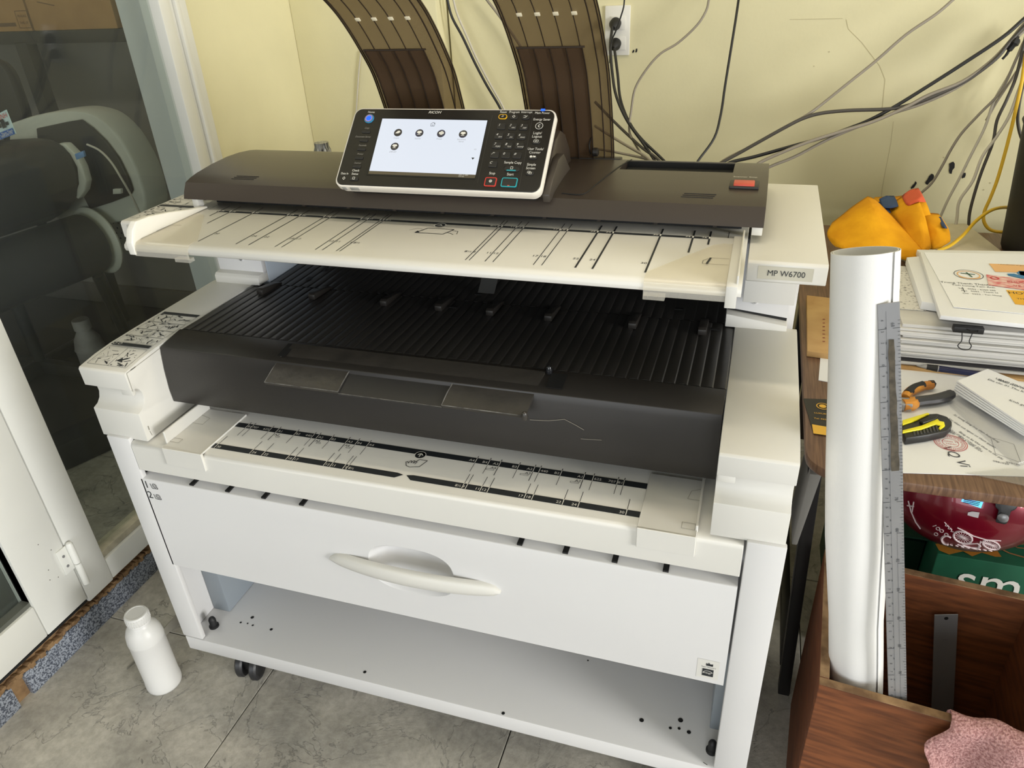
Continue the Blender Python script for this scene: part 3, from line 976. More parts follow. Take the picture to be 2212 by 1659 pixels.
for x0, x1 in ((-.525, -.512), (.5205, .5365)):
    mk('hood_tab', B().box(x0, x1, .2985, .315, 1.0525 if x0 < 0 else 1.056, 1.0690), WHITE, pr, bev=.001)
rnd = random.Random(4)
for k in range(9):
    x = -.30 + k*.095
    mk('hood_rib', B().hexa([(x, .330, 1.0550), (x+.006, .330, 1.0550), (x+.006, .3375, 1.0550), (x, .3375, 1.0550), (x+.004, .330, 1.0695), (x+.010, .330, 1.0695), (x+.010, .3375, 1.0695), (x+.004, .3375, 1.0695)]), HOODM, hood)
# red stop button in a sunk seat
q0 = on(1612, 398, 'z', 1.1125)
mk('button_seat', B().box(q0.x-.026, q0.x+.020, q0.y-.020, q0.y+.020, 1.1090, 1.1139), pm('button_seat_dark', (40, 37, 34), .5), hood, bev=.002)
mk('stop_button', B().box(q0.x-.0195, q0.x+.0130, q0.y-.0170, q0.y+.012, 1.1125, 1.1165), pm('red_button', (200, 74, 56), .4), hood, bev=.0015, label='red stop button')
tb_ = Print((0, 0, 1.1150), (1, 0, 0), (0, 1, 0), .0012)
tb_.text('Scanner Stop', q0.x-.003, q0.y+.0305, .0072).ring(q0.x-.003, q0.y-.002, .0042, .004, 14)
tb_.o.z = 1.1165
tb_.make('button_lettering', INKW, hood)
sq = Print((0, 0, 1.1128), (1, 0, 0), (0, 1, 0), .0010)
sq.frame(q0.x-.013, q0.y+.062, q0.x+.013, q0.y+.078, .0007).make('seam', DARK, hood)

# --- control panel
PU, PV = V((1, 0, 0)), V((0, math.sin(.826), math.cos(.826)))
PN = PU.cross(PV)
PO = V((.0026, .3258, 1.1707))           # centre of the panel face
PW, PH = .1880, .0805
def rrect(w, h, r, n=6):
    out = []
    for cx_, cy_, t0 in ((w-r, h-r, 0), (-w+r, h-r, 90), (-w+r, -h+r, 180), (w-r, -h+r, 270)):
        for k in range(n+1):
            t = math.radians(t0 + 90*k/n)
            out.append((cx_ + r*math.cos(t), cy_ + r*math.sin(t)))
    return out
def pp(a, c, d=0.0):
    return PO + PU*a + PV*c + PN*d
def slab(b, pts, d0, d1):
    return b.prism([pp(a, c, d0) for a, c in pts], PN*(d1-d0))
cp = mk('control_panel', slab(B(), rrect(PW-.0030, PH-.0028, .013), -.006, .0005), pm('panel_black_gloss', (30, 28, 26), .3, var=.1), pr, bev=.0006, seg=1)
mk('bezel', slab(slab(B(), rrect(PW, PH, .015), -.013, -.0008), rrect(PW-.003, PH-.003, .014), -.022, -.012), pm('bezel_white', (236, 230, 220), .35), cp, bev=.0015)
mk('panel_housing', slab(B(), rrect(PW-.012, PH-.010, .010), -.040, -.021), BLACKP, cp, bev=.003)
# bracket behind the panel, seated on the hood
br = B()
br.yz([(.310, 1.095), (.305, 1.106), (.340, 1.126), (.392, 1.176), (.425, 1.184), (.458, 1.170), (.488, 1.140), (.500, 1.110), (.45, 1.105)], -.150, .186)
mk('panel_bracket', br, HOODM, cp, bev=.004)
br2 = B().yz([(.296, 1.094), (.292, 1.108), (.318, 1.128), (.356, 1.150), (.392, 1.152), (.44, 1.113)], .186, .199)
mk('bracket_side', br2, pm('bracket_grey', (66, 60, 54), .4), cp, bev=.002)
def hz(y):
    ps = hood_prof
    for (a, za), (b, zb) in zip(ps, ps[1:10]):
        if a <= y <= b:
            return za + (zb-za)*(y-a)/(b-a)
    return 1.11
sm = B()
for path in ([(-.213, .322), (-.204, .345), (-.185, .375)], [(-.213, .322), (-.17, .321)], [(.212, .322), (.248, .322), (.262, .36), (.276, .42), (.287, .48), (.292, .54)]):
    pts = cr([(x, y, hz(y)+.0006) for x, y in path], 5)
    sm.tube(pts, .0011, 6)
mk('seam', sm, DARK, hood)

ZK = 4.424
def zk(a, c):
    return 720 + a/ZK, 220 + c/ZK
P_ = Print(PO + PN*.0008, PU, PV, .0)
def puv(a, c):
    px, py = zk(a, c)
    p = onp(px, py, PO, PN) - PO
    return p.dot(PU), p.dot(PV)
KEYM = pm('key_rubber_black', (38, 37, 36), .45, var=.08)
keymesh = {}
def key(a, c, w, h, r, hgt=.0016, mat=KEYM, name='key', lab=None):
    k = (round(w, 4), round(h, 4), mat.name)
    if k not in keymesh:
        keymesh[k] = mesh_of('key', B().prism([PU*x + PV*y for x, y in rrect(w, h, r, 4)], PN*hgt), bev=.0004, seg=1)
        keymesh[k].materials.append(mat)
    o = bpy.data.objects.new(name, keymesh[k])
    COL.objects.link(o)
    o.parent = cp
    u, v = puv(a, c)
    o.location = pp(u, v, .0004)
    if lab:
        o['label'] = lab
    return u, v
lt = Print(PO, PU, PV, .0013)       # lettering on the face
lk = Print(PO, PU, PV, .0024)       # lettering on keys
for r_, row in enumerate(((('1', ''), ('2', 'ABC'), ('3', 'DEF')), (('4', 'GHI'), ('5', 'JKL'), ('6', 'MNO')), (('7', 'PQRS'), ('8', 'TUV'), ('9', 'WXYZ')), (('./*', ''), ('0', ''), ('#', '')))):
    for c_, (t, sub) in enumerate(row):
        u, v = key(1605 - 20.7*r_ + 107*c_, 240 + 90.5*r_ + 2.5*c_, .0074, .0058, .0022)
        lk.text(t, u-.0035, v+.0022, .0062, True)
        if sub:
            lk.text(sub, u+.0025, v-.0025, .0036, True)
u, v = key(1525, 600, .0074, .0058, .0022)
lk.text('C', u-.0035, v+.0022, .0062, True)
for a, c in ((1622, 147), (1728, 150), (1838, 152)):
    key(a, c, .0070, .0042, .0038)
for a, c in ((1940, 385), (1908, 533), (1878, 684)):
    key(a, c, .0070, .0042, .0038)
u, v = key(1970, 238, .0066, .0062, .006)
lk.ring(u, v, .0066, .0008).ring(u+.0008, v, .0028, .0012, 16, None, 1.2, 5.0)
key(1708, 645, .0132, .0046, .0042)
for a, c in ((315, 290), (293, 373), (270, 457), (248, 540), (226, 622)):
    key(a, c, .0078, .0026, .0012)
key(200, 740, .0078, .0034, .0012)
# coloured keys
def ringkey(a, c, w, h, r, col, nm, lab):
    u, v = key(a, c, w-.0016, h-.0016, max(r-.0012, .0008))
    g = B()
    o_, i_ = rrect(w, h, r, 5), rrect(w-.0016, h-.0016, max(r-.0012, .0008), 5)
    n = len(o_)
    for d in (0,):
        vs_ = [pp(u+x, v+y, .0020) for x, y in o_] + [pp(u+x, v+y, .0020) for x, y in i_] + [pp(u+x, v+y, .0004) for x, y in o_]
        g.add(vs_, [(k, (k+1) % n, n+(k+1) % n, n+k) for k in range(n)] + [((k+1) % n, k, 2*n+k, 2*n+(k+1) % n) for k in range(n)])
    mk('key_ring', g, col, cp, label=lab)
    return u, v
RED = pm('key_red', (206, 62, 52), .4)
TEAL = pm('key_teal', (40, 160, 170), .4)
YEL = pm('key_yellow', (242, 188, 40), .4)
u, v = ringkey(1504, 770, .0102, .0084, .0028, RED, 'stop', 'red outlined stop key')
lk.ring(u, v+.0012, .0026, .0009).disc(u, v+.0012, .0009)
u, v = ringkey(1683, 775, .0136, .0086, .0028, TEAL, 'start', 'teal outlined start key')
lr = Print(PO, PU, PV, .0024)
lr.rect(u-.0018, v-.0070, u+.0018, v-.0058).make('start_light', pm('start_red_light', (230, 90, 80), .4), cp)
ringkey(1622, 147, .0076, .0046, .0042, YEL, 'reset', 'yellow outlined reset key')
u, v = puv(1703, 662)
lr = Print(PO, PU, PV, .0024)
lr.rect(u-.008, v-.0012, u+.008, v+.0010).make('key_stripe', TEAL, cp)
# home button
u, v = puv(346, 165)
mk('home_button', B().lathe([(.0092, 0), (.0092, .0014), (.0080, .0022), (.001, .0024)], pp(u, v, .0004), 28, PN), pm('home_blue_rim', (52, 128, 170), .35), cp, label='glowing blue round home button')
hb_ = Print(PO, PU, PV, .0031)
hb_.ring(u, v, .0072, .0016).make('home_ring', pm('home_pink_ring', (196, 150, 170), .4), cp)
hb_ = Print(PO, PU, PV, .0029)
hb_.disc(u, v, .0056).make('home_light', pm('home_blue_light', (40, 110, 250), .4, emit=((40, 110, 255), .7)), cp)
hb_ = Print(PO, PU, PV, .0034)
hb_.path([(u-.002, v-.001), (u-.002, v-.0026), (u+.002, v-.0026), (u+.002, v-.001)], .0006).path([(u-.003, v-.001), (u, v+.002), (u+.003, v-.001)], .0006).make('home_sign', pm('home_sign_blue', (20, 60, 200), .4), cp)
# lettering
for t, a, c, s in (('Home', 367, 103, .0062), ('Reset', 1628, 102, .0062), ('Program', 1733, 103, .0062), ('Interrupt', 1851, 103, .0062), ('Main Power', 2000, 111, .0062), ('Energy Saver', 1995, 173, .0066), ('Login/', 1953, 303, .0070), ('Logout', 1948, 336, .0070), ('User Tools/', 1935, 455, .0066), ('Counter', 1927, 488, .0066), ('Simple', 1895, 604, .0068), ('Screen', 1888, 638, .0068), ('Sample Copy', 1717, 585, .0066), ('Stop', 1520, 687, .0068), ('Start', 1693, 697, .0070), ('Check', 218, 660, .0062), ('Status', 210, 692, .0062), ('Data In', 112, 689, .0058)):
    u, v = puv(a, c)
    lt.text(t, u, v, s, sx=.86)
u, v = puv(971, 105)
lt.text('RICOH', u, v, .0068, True, sx=1.12)
u, v = puv(104, 733)
lt.path([(u-.0025, v), (u, v+.0028), (u+.0025, v), (u, v-.0028), (u-.0025, v)], .0008)
for a, c in ((1728, 147), (1708, 640), (1940, 382), (1908, 531), (1878, 683), (200, 737), (1838, 149), (1622, 146)):
    u, v = puv(a, c)
    if c in (147,):
        lk.path([(u-.0025, v), (u, v+.0024), (u+.0025, v), (u, v-.0024), (u-.0025, v)], .0008)
    elif c == 382:
        lk.frame(u-.0036, v-.002, u+.0036, v+.002, .0007).line((u, v-.002), (u, v+.002), .001)
    elif c == 531:
        lk.disc(u-.0030, v, .0022, 10).line((u-.0008, v-.002), (u+.0008, v+.002), .0005).rect(u+.001, v-.0014, u+.005, v+.0014)
    elif c == 683:
        lk.frame(u-.0034, v-.0008, u+.001, v+.0022, .0006).frame(u-.001, v-.0024, u+.0034, v+.0008, .0006)
    elif c == 149:
        lk.path([(u-.003, v+.0016), (u+.001, v+.0016), (u+.001, v-.0018), (u-.003, v-.0018)], .0008).line((u+.0005, v-.002), (u+.0035, v+.002), .0007)
    elif c == 146:
        lk.line((u-.002, v-.0012), (u, v+.0014), .0007).line((u, v-.0012), (u+.002, v+.0014), .0007)
    else:
        lk.frame(u-.0020, v-.0018, u+.0018, v+.0024, .0007)
lt.make('panel_lettering', INKW, cp)
lk.make('key_lettering', INKW, cp)
dim = Print(PO, PU, PV, .0013)
for t, a, c in (('Copy', 325, 255), ('Document Server', 287, 338), ('Facsimile', 282, 420), ('Printer', 260, 503), ('Scanner', 236, 588)):
    u, v = puv(a, c)
    dim.text(t, u, v, .0050, True, sx=.84)
dim.make('panel_lettering', pm('print_dim_grey', (150, 146, 138), .5), cp)
gd = Print(PO, PU, PV, .0012)
gd.line(puv(1522, 130), puv(1380, 780), .0005).line(puv(1914, 110), puv(1772, 848), .0005)
gd.make('panel_groove', pm('groove_grey', (74, 72, 68), .5), cp)
u, v = puv(2004, 86)
bl = Print(PO, PU, PV, .0014)
bl.rect(u-.0036, v-.0012, u+.0036, v+.003).make('power_light', pm('power_blue_light', (40, 100, 255), .4, emit=((40, 100, 255), 1.0)), cp)
gt = B()
for a in (96, 195):
    u, v = puv(a, 795)
    gt.obox(pp(u, -PH+.001, -.007), PU, PV, PN, .004 if a < 150 else .0085, .0022, .004)
mk('bezel_port', gt, pm('port_grey', (150, 150, 146), .5), cp, bev=.0006)
# screen
def spoly(name, pts, d, mat, lab=None):
    b = B()
    b.prism([pp(*puv(a, c), 0.0) for a, c in pts], PN*d)
    return mk(name, b, mat, cp, label=lab)
spoly('screen_frame', [(462, 150), (1482, 168), (1355, 745), (318, 702)], .0010, pm('screen_frame_dark', (20, 21, 22), .3))
scr = spoly('screen', [(472, 164), (1474, 182), (1362, 700), (346, 662)], .0013, pm('lit_white_screen', (40, 42, 46), .3, emit=((236, 243, 254), .93)), 'bright white touch screen with round icons')
spoly('status_bar', [(346, 663), (1362, 701), (1354, 733), (336, 691)], .0013, pm('status_bar_brown', (92, 84, 68), .35))
ic = Print(PO, PU, PV, .0018)
iw = Print(PO, PU, PV, .0023)
for n, (a, c) in enumerate(((622, 300), (826, 304), (1034, 309), (1243, 314), (590, 432))):
    u, v = puv(a, c)
    ic.disc(u, v, .0076, 28)
    if n in (0,):
        iw.poly([(u-.005, v-.002), (u+.001, v-.002), (u+.005, v+.001), (u+.002, v+.004), (u-.001, v+.003)])
    elif n == 2:
        iw.rect(u-.004, v-.001, u+.005, v+.0025).rect(u-.002, v-.003, u+.003, v-.0015).rect(u-.0015, v+.003, u+.003, v+.0045)
    else:
        iw.poly([(u-.005, v+.001), (u, v-.002), (u+.005, v+.001), (u+.003, v+.004), (u-.003, v+.004)]).line((u-.003, v-.003), (u+.003, v-.003), .001)
ic.make('screen_icon', pm('icon_dark', (62, 60, 58), .5, rgb2=(66, 66, 92), vscale=30, lo=.45, hi=.55), cp)
tx_ = Print(PO, PU, PV, .0018)
for t, a, c in (('Copier', 607, 352), ('Scanner', 811, 357), ('Printer', 1017, 361), ('Document', 1228, 366), ('Server', 1226, 386), ('JOB LIST', 574, 484), ('1/2', 1357, 461)):
    u, v = puv(a, c)
    tx_.text(t, u, v, .0036)
tx_.make('screen_lettering', pm('screen_pale_grey', (150, 150, 156), .5), cp)
u, v = puv(955, 220)
ih = Print(PO, PU, PV, .0018)
ih.path([(u-.0045, v), (u, v+.0038), (u+.0045, v)], .0007).path([(u-.0033, v), (u-.0033, v-.0038), (u+.0033, v-.0038), (u+.0033, v)], .0006).path([(u-.0009, v-.0038), (u-.0009, v-.001), (u+.0009, v-.001), (u+.0009, v-.0038)], .0005).line((u+.003, v+.0015), (u+.003, v+.0035), .0008)
u, v = puv(1336, 548)
ih.poly([(u-.0028, v+.0018), (u, v-.0022), (u+.0028, v+.0018)])
ih.make('screen_sign', INK, cp)
iw.text('JUN  11, 2025', *puv(1248, 707), .0028).text('1:37 P.M.', *puv(1226, 721), .0028)
iw.make('screen_lettering', INKW, cp)

# --- two smoked document guides standing up behind the hood
fprof = cr([(0, .549, 1.095), (0, .540, 1.135), (0, .521, 1.190), (0, .503, 1.232), (0, .482, 1.273), (0, .448, 1.314), (0, .413, 1.351), (0, .376, 1.383), (0, .330, 1.412), (0, .285, 1.430)], 4)
def dguide(x0, x1, nm):
    g = mk('document_guide', B().shell([[(x0, p.y, p.z), (x0+(x1-x0)*.5, p.y, p.z), (x1, p.y, p.z)] for p in fprof], (0, .0022, .0008)), FLAPM, pr, ang=50, label=nm)
    e = B()
    for x in (x0, x0+.004, x1-.004, x1, x1-.018):
        e.tube([(x, p.y-.0018, p.z) for p in fprof], .0013, 6)
    w = x1 - x0
    top = [p for p in fprof if p.z > 1.29]
    for k in range(4):
        x = x0 + w*(.18 + .185*k)
        e.tube([(x, p.y-.0012, p.z) for p in top], .0010, 6)
    mk('guide_edge', e, pm('smoked_edge_dark', (48, 38, 30), .35), g)
    low = [p for p in fprof if p.z < 1.322]
    a, b = x0+w*.075, x1-w*.235
    mk('guide_pocket', B().shell([[(a, p.y-.006, p.z-.002), (b, p.y-.006, p.z-.002)] for p in low], (0, .0025, .001)), FLAPD, g, ang=50)
    e = B()
    for k in range(5):
        x = a + (b-a)*k/4
        e.tube([(x, p.y-.0075, p.z-.002) for p in low], .0013, 6)
    p = low[-1]
    e.tube([(a-.003, p.y-.006, p.z), (b+.004, p.y-.006, p.z)], .0018, 6)
    mk('guide_rib', e, MATS['smoked_edge_dark'], g)
    for k in range(4):
        x = x0 + w*(.20 + .185*k)
        q = min(fprof, key=lambda t: abs(t.z - 1.366))
        mk('guide_notch', B().obox((x, q.y-.003, q.z), (1, 0, 0), V((0, -.75, .66)), V((0, .66, .75)), .0045, .0035, .0012), pm('pale_clip', (236, 226, 196), .4), g, bev=.0006)
    return g
dgl = dguide(-.195, -.027, 'left smoked brown document guide')
dgr = dguide(.095, .2575, 'right smoked brown document guide')
mk('guide_hinge', B().box(.085, .272, .538, .556, 1.100, 1.110), BLACKP, pr, bev=.002)
mk('guide_hinge', B().box(-.205, -.017, .538, .556, 1.100, 1.110), BLACKP, pr, bev=.002)
mk('guide_knob', B().lathe([(.006, -.006), (.008, -.004), (.008, .004), (.005, .006)], (.224, .535, 1.122), 14, (1, 0, 0)).tube([(.214, .535, 1.118), (.212, .532, 1.135), (.216, .530, 1.150)], .0015, 6), BLACKP, dgr)

# ================================================================== BOTTLE ON THE FLOOR
PLW = pm('white_hdpe', (216, 215, 212), .38, var=.02)
bo = thing('bottle', 'white plastic bottle with ribbed screw cap standing on the tiled floor', 'bottle', (-.680, -.032, 0))
cbx, cby = -.681, -.030
mk('body', B().lathe([(.034, 0), (.0385, .003), (.0395, .008), (.0395, .021), (.0385, .023), (.0385, .150), (.0393, .152), (.0393, .158), (.0375, .175), (.033, .188), (.026, .197), (.0215, .203), (.0215, .210)], (cbx, cby, 0), 40), PLW, bo, ang=50)
cb = B().lathe([(.0225, .205), (.0250, .206), (.0250, .208), (.0240, .209), (.0250, .210), (.0250, .229), (.0235, .232), (.020, .2325), (.0195, .2318), (.002, .2318)], (cbx, cby, 0), 32)
for k in range(30):
    t = 2*math.pi*k/30
    cb.obox((cbx+.0252*math.cos(t), cby+.0252*math.sin(t), .219), (math.cos(t), math.sin(t), 0), (-math.sin(t), math.cos(t), 0), (0, 0, 1), .0008, .0011, .008)
mk('cap', cb, PLW, bo, ang=50)
# dustpan-like slate strip lying beside the bottle
g0, g1 = on(229, 1413, 'z', .004), on(340, 1235, 'z', .03)
tag(mk('spare_tile', B().hexa([(-.800, -.02, 0), (-.797, -.025, 0), (-.735, .33, 0), (-.738, .335, 0), (-.800, -.02, .004), (-.797, -.025, .004), (-.722, .33, .075), (-.725, .335, .075)]), pm('slate_blue_tile_edge', (150, 146, 134), .6, var=.2)), 'thin dark slate tile leaning on its edge behind the white bottle', 'tile')

# ================================================================== DESK
WOOD = pm('walnut_laminate', (122, 92, 70), .42, rgb2=(92, 66, 50), vscale=10, stretch=(26, 1.2, 4), detail=6)
DZ = .75
dk = thing('desk', 'brown wood laminate desk with a rounded front corner', 'desk', (1.2, .8, 0))
cor = []
for k in range(7):
    t = math.radians(180 + 90*k/6)
    cor.append((.692 + .050*math.cos(t), .1785 + .050*math.sin(t)))
mk('desk_top', B().xy(cor + [(2.0, .1285), (2.0, 1.33), (.642, 1.33)], DZ-.017, DZ), WOOD, dk, bev=.003)
BLK = pm('black_steel', (20, 19, 19), .45, var=.2)
mk('leg', B().hexa([(.694, .318, 0), (.718, .318, 0), (.718, .345, 0), (.694, .345, 0), (.664, .318, .732), (.688, .318, .732), (.688, .345, .732), (.664, .345, .732)]), BLK, dk, bev=.002)
mk('leg', B().obox((.70, 1.25, .366), (0, 0, 1), (1, 0, 0), (0, 1, 0), .366, .02, .02), BLK, dk, bev=.002)
mk('leg', B().obox((1.92, .24, .366), (0, 0, 1), (1, 0, 0), (0, 1, 0), .366, .02, .02), BLK, dk, bev=.002)
mk('leg', B().obox((1.92, 1.25, .366), (0, 0, 1), (1, 0, 0), (0, 1, 0), .366, .02, .02), BLK, dk, bev=.002)
mk('stretcher', B().box(.69, .71, .346, 1.25, .06, .09), BLK, dk, bev=.002)
mk('back_panel', B().box(.72, 1.95, 1.18, 1.20, .12, .72), pm('dark_desk_panel', (52, 40, 32), .6), dk)

# ---------------- things on the desk
PAPER = pm('white_paper', (230, 231, 232), .7, var=.03, vscale=4, spec=.2)
PAPERE = pm('paper_edges', (216, 214, 208), .8, rgb2=(178, 176, 172), vscale=6, stretch=(.4, 1, 160), detail=6)
def d(px, py, z=DZ):
    return on(px, py, 'z', z)
def sheet(name, pts, z, th, mat, label, cat, group=None, bev=0, zs=None):
    P = [d(px, py, z) for px, py in pts]
    b = B().prism(P, (0, 0, th))
    return tag(mk(name, b, mat, bev=bev), label, cat, group)
# kraft envelopes by the printer
ke = sheet('kraft_envelope', [(1742, 770), (1792, 777), (1800, 655), (1741, 648)], DZ+.001, .012, pm('kraft_paper', (196, 160, 106), .75, rgb2=(178, 140, 88), vscale=14), 'tan kraft envelope pile lying between the printer and the paper roll', 'envelope', bev=.001)
kp = Print((0, 0, DZ+.013), (1, 0, 0), (0, 1, 0))
for k in range(7):
    kp.line(kp.uv(1777, 690+k*8), kp.uv(1782, 690+k*8), .004)
kp.make('envelope_print', pm('faded_red_print', (150, 84, 66), .7), ke)
sheet('paper_scrap', [(1768, 822), (1800, 828), (1800, 775), (1772, 772)], DZ+.0005, .0012, PAPER, 'small white paper corner showing left of the paper roll', 'paper')
cd = sheet('business_card', [(1757, 937), (1800, 943), (1800, 864), (1735, 862)], DZ+.001, .0012, pm('card_black', (30, 29, 28), .5), 'black card with gold emblem and yellow edge on the desk corner', 'card')
pc = Print((0, 0, DZ+.0022), (1, 0, 0), (0, 1, 0))
pc.poly([pc.uv(*p) for p in ((1757, 937), (1800, 943), (1800, 925), (1754, 917))])
a, c = pc.uv(1777, 878)
pc.ring(a, c, .0105, .0016).disc(a, c, .006, 9)
a, c = pc.uv(1774, 894)
pc.text('LUXURY', a, c, .006)
a, c = pc.uv(1768, 905)
pc.text('Tel: 0252', a+.004, c, .006)
pc.make('card_print', pm('card_gold', (222, 172, 56), .45), cd)

# big stack of documents, built up in bundles
st0 = thing('document_stack', 'thick stack of loose white documents under the certificate pile', 'paper stack', (1.05, .65, DZ))
zz = DZ + .0005
rnd = random.Random(8)
KR = MATS['kraft_paper']
for k in range(15):
    th = rnd.choice((.003, .0045, .006, .0075, .009))
    x0, y0 = .800 + rnd.uniform(-.006, .008), .500 + rnd.uniform(-.008, .008)
    rot = rnd.uniform(-.012, .012)
    if k == 0:
        x0, y0, th = .79, .486, .006
    c_, s_ = math.cos(rot), math.sin(rot)
    w, dp_ = .42, .30
    pts = [(x0 + u*c_ - v*s_, y0 + u*s_ + v*c_) for u, v in ((0, 0), (w, 0), (w, dp_), (0, dp_))]
    m_ = KR if k == 0 else (pm('dark_folder', (40, 38, 42), .6) if k == 3 else PAPERE)
    if k == 3:
        th = .003
    mk('paper_bundle', B().xy(pts, zz, zz+th), m_, st0, bev=.0006, seg=1)
    zz += th + .0003
    if zz > DZ + .080:
        break
ZS = zz
# patterned sheet visible left on the stack top
ps_ = sheet('patterned_sheet', [(1940, 668), (2000, 672), (1990, 590), (1935, 585)], ZS+.0003, .0012, pm('patterned_paper', (214, 212, 206), .7, rgb2=(120, 118, 116), vscale=160, lo=.3, hi=.45), 'white sheet with small grey arrow pattern left on the stack', 'paper')
# small bundle beside the big one
sb_ = sheet('paper_bundle', [(1987, 668), (2040, 676), (2012, 566), (1955, 571)], ZS+.0018, .016, PAPER, 'small bundle of blank white sheets left of the certificate pile', 'paper stack', bev=.001)
# certificate pile
tp = thing('certificate_pile', 'white bundle topped by a printed certificate sheet with gold and red print', 'paper stack', (1.0, .66, ZS))
zc0 = ZS + .0018
for k, th in enumerate((.012, .010, .008)):
    o0 = .004*k
    P = [d(2028+o0*200, 690, zc0), d(2330, 722, zc0), d(2330, 556, zc0), d(1978+o0*900, 550, zc0)]
    mk('paper_bundle', B().prism(P, (0, 0, th)), PAPER, tp, bev=.0012)
    zc0 += th + .0003
P = [d(2060, 664, zc0+.001), d(2340, 690, zc0), d(2340, 552, zc0), d(1996, 546, zc0)]
cert = mk('certificate_sheet', B().prism(P, (0, 0, .0009)), PAPER, tp)
CZ = zc0 + .0012
q = Print((0, 0, CZ), (1, 0, 0), (0, 1, 0), .0008)
e0, e1 = q.uv(2092, 594), q.uv(2123, 594)
ca, cc = e0
rx = abs(e1[0]-e0[0])
q.ring(ca, cc, rx, .0012, 30, .026)
q.text('Trung Thanh Thanh Phat', *q.uv(2098, 614), .0105)
q.text('Tinh Luong Tam Anh', *q.uv(2102, 619), .0085)
q.text('Tay   0252 - 6250 295', *q.uv(2110, 626), .007)
q.text('Fax   0252 - Thanh H', *q.uv(2116, 631), .007)
q.text('Chi   0252 - Tan Hung', *q.uv(2121, 637), .007)
q.line(q.uv(2078, 621), q.uv(2084, 632), .0012)
q.text('HONG', *q.uv(2210, 635), .016).text('THEM', *q.uv(2212, 647), .009)
q.text('• Certificate of good service and quality', *q.uv(2215, 575), .006)
q.make('sheet_print', INK, cert)
q = Print((0, 0, CZ), (1, 0, 0), (0, 1, 0), .0007)
q.ring(ca, cc, rx*.8, .0022, 30, .020).ring(ca, cc-.004, rx*.86, .003, 30, .018, 3.6, 5.8)
q.poly([q.uv(*p) for p in ((2136, 570), (2240, 574), (2240, 590), (2150, 588))])
q.make('sheet_print', pm('certificate_orange', (226, 178, 122), .7), cert)
q = Print((0, 0, CZ), (1, 0, 0), (0, 1, 0), .0007)
q.poly([q.uv(*p) for p in ((2173, 627), (2240, 630), (2240, 662), (2193, 658))])
q.make('sheet_print', pm('certificate_gold', (228, 172, 50), .7), cert)
q = Print((0, 0, CZ), (1, 0, 0), (0, 1, 0), .0011)
q.poly([q.uv(*p) for p in ((2130, 594), (2260, 610), (2260, 634), (2135, 617))])
q.make('sheet_print', pm('ticket_pink', (226, 196, 186), .7, rgb2=(206, 96, 100), vscale=24, stretch=(3, 8, 1), lo=.35, hi=.6), cert)
q = Print((0, 0, CZ), (1, 0, 0), (0, 1, 0), .0016)
a, c = q.uv(2148, 602)
q.ring(a, c, .008, .003, 16).text('PHUONG', *q.uv(2208, 612), .012).text('VE SO', *q.uv(2210, 620), .012)
q.make('sheet_print', pm('ticket_red', (198, 70, 74), .7), cert)
q = Print((0, 0, CZ), (1, 0, 0), (0, 1, 0), .0011)
q.poly([q.uv(*p) for p in ((2175, 592), (2190, 592), (2204, 596), (2200, 586), (2215, 587), (2230, 600), (2212, 604), (2196, 600), (2178, 596))]).disc(*q.uv(2212, 592), .012, 14)
q.make('sheet_print', pm('dove_blue', (60, 120, 165), .7), cert)
q = Print((0, 0, CZ), (1, 0, 0), (0, 1, 0), .0009)
q.line((ca-.013, cc+.006), (ca+.012, cc+.003), .003).line((ca-.002, cc+.012), (ca+.004, cc-.012), .003)
q.make('sheet_print', pm('emblem_green', (50, 90, 66), .7), cert)
# binder clip
bc = thing('binder_clip', 'black binder clip with wire handle on the document stack edge', 'clip', (.885, .49, ZS-.01))
cz_ = ZS - .012
ca_ = on(2092, 713, 'y', .492)
mk('clip_body', B().obox((ca_.x, .496, ca_.z), (1, 0, 0), (0, 1, 0), (0, 0, 1), .024, .007, .0055), BLK, bc, bev=.001)
mk('clip_handle', B().tube(cr([(ca_.x-.010, .487, ca_.z-.004), (ca_.x-.008, .484, ca_.z-.018), (ca_.x-.012, .483, ca_.z-.028), (ca_.x-.004, .482, ca_.z-.034), (ca_.x+.006, .482, ca_.z-.033), (ca_.x+.009, .483, ca_.z-.026), (ca_.x+.004, .484, ca_.z-.018), (ca_.x+.006, .487, ca_.z-.004)], 4), .0009, 6), BLK, bc)
mk('clip_handle', B().tube(cr([(ca_.x-.004, .489, ca_.z+.003), (ca_.x+.002, .484, ca_.z+.001), (ca_.x+.012, .484, ca_.z-.001), (ca_.x+.014, .489, ca_.z+.002)], 4), .0009, 6), BLK, bc)

# big printed sheet lying on the desk
S0 = DZ + .0008
sh = sheet('printed_sheet', [(1940, 1022), (2225, 1030), (2330, 1000), (2200, 800), (1940, 795)], S0, .0008, PAPER, 'large white printed sheet with a red round stamp under the cutter', 'paper')
q = Print((0, 0, S0+.0008), (1, 0, 0), (0, 1, 0), .0006)
for k, (p0, t) in enumerate((((2098, 935), 'Xac nhan cua nguoi co tham quyen'), ((2108, 925), 'So luong hang hoa theo hop dong'), ((2068, 942), 'Phan Thiet, ngay   thang   nam 2024'), ((2085, 950), 'DAI DIEN CONG TY'), ((2118, 962), 'Bang so ke khai thue va cac phi'))):
    a, c = q.uv(*p0)
    q.text(t, a, c, .0065, rot=-.95)
q.text('VQ Vi', *q.uv(2062, 985), .022, True, rot=-1.2)
q.path([q.uv(*p) for p in ((2150, 980), (2205, 1000), (2190, 960), (2140, 945), (2150, 980))], .0005)
q.text('0981020', *q.uv(2162, 1000), .006, rot=-.2).text('070150', *q.uv(2188, 1002), .006, rot=-.2)
q.make('sheet_print', pm('sheet_grey_ink', (70, 70, 76), .7), sh)
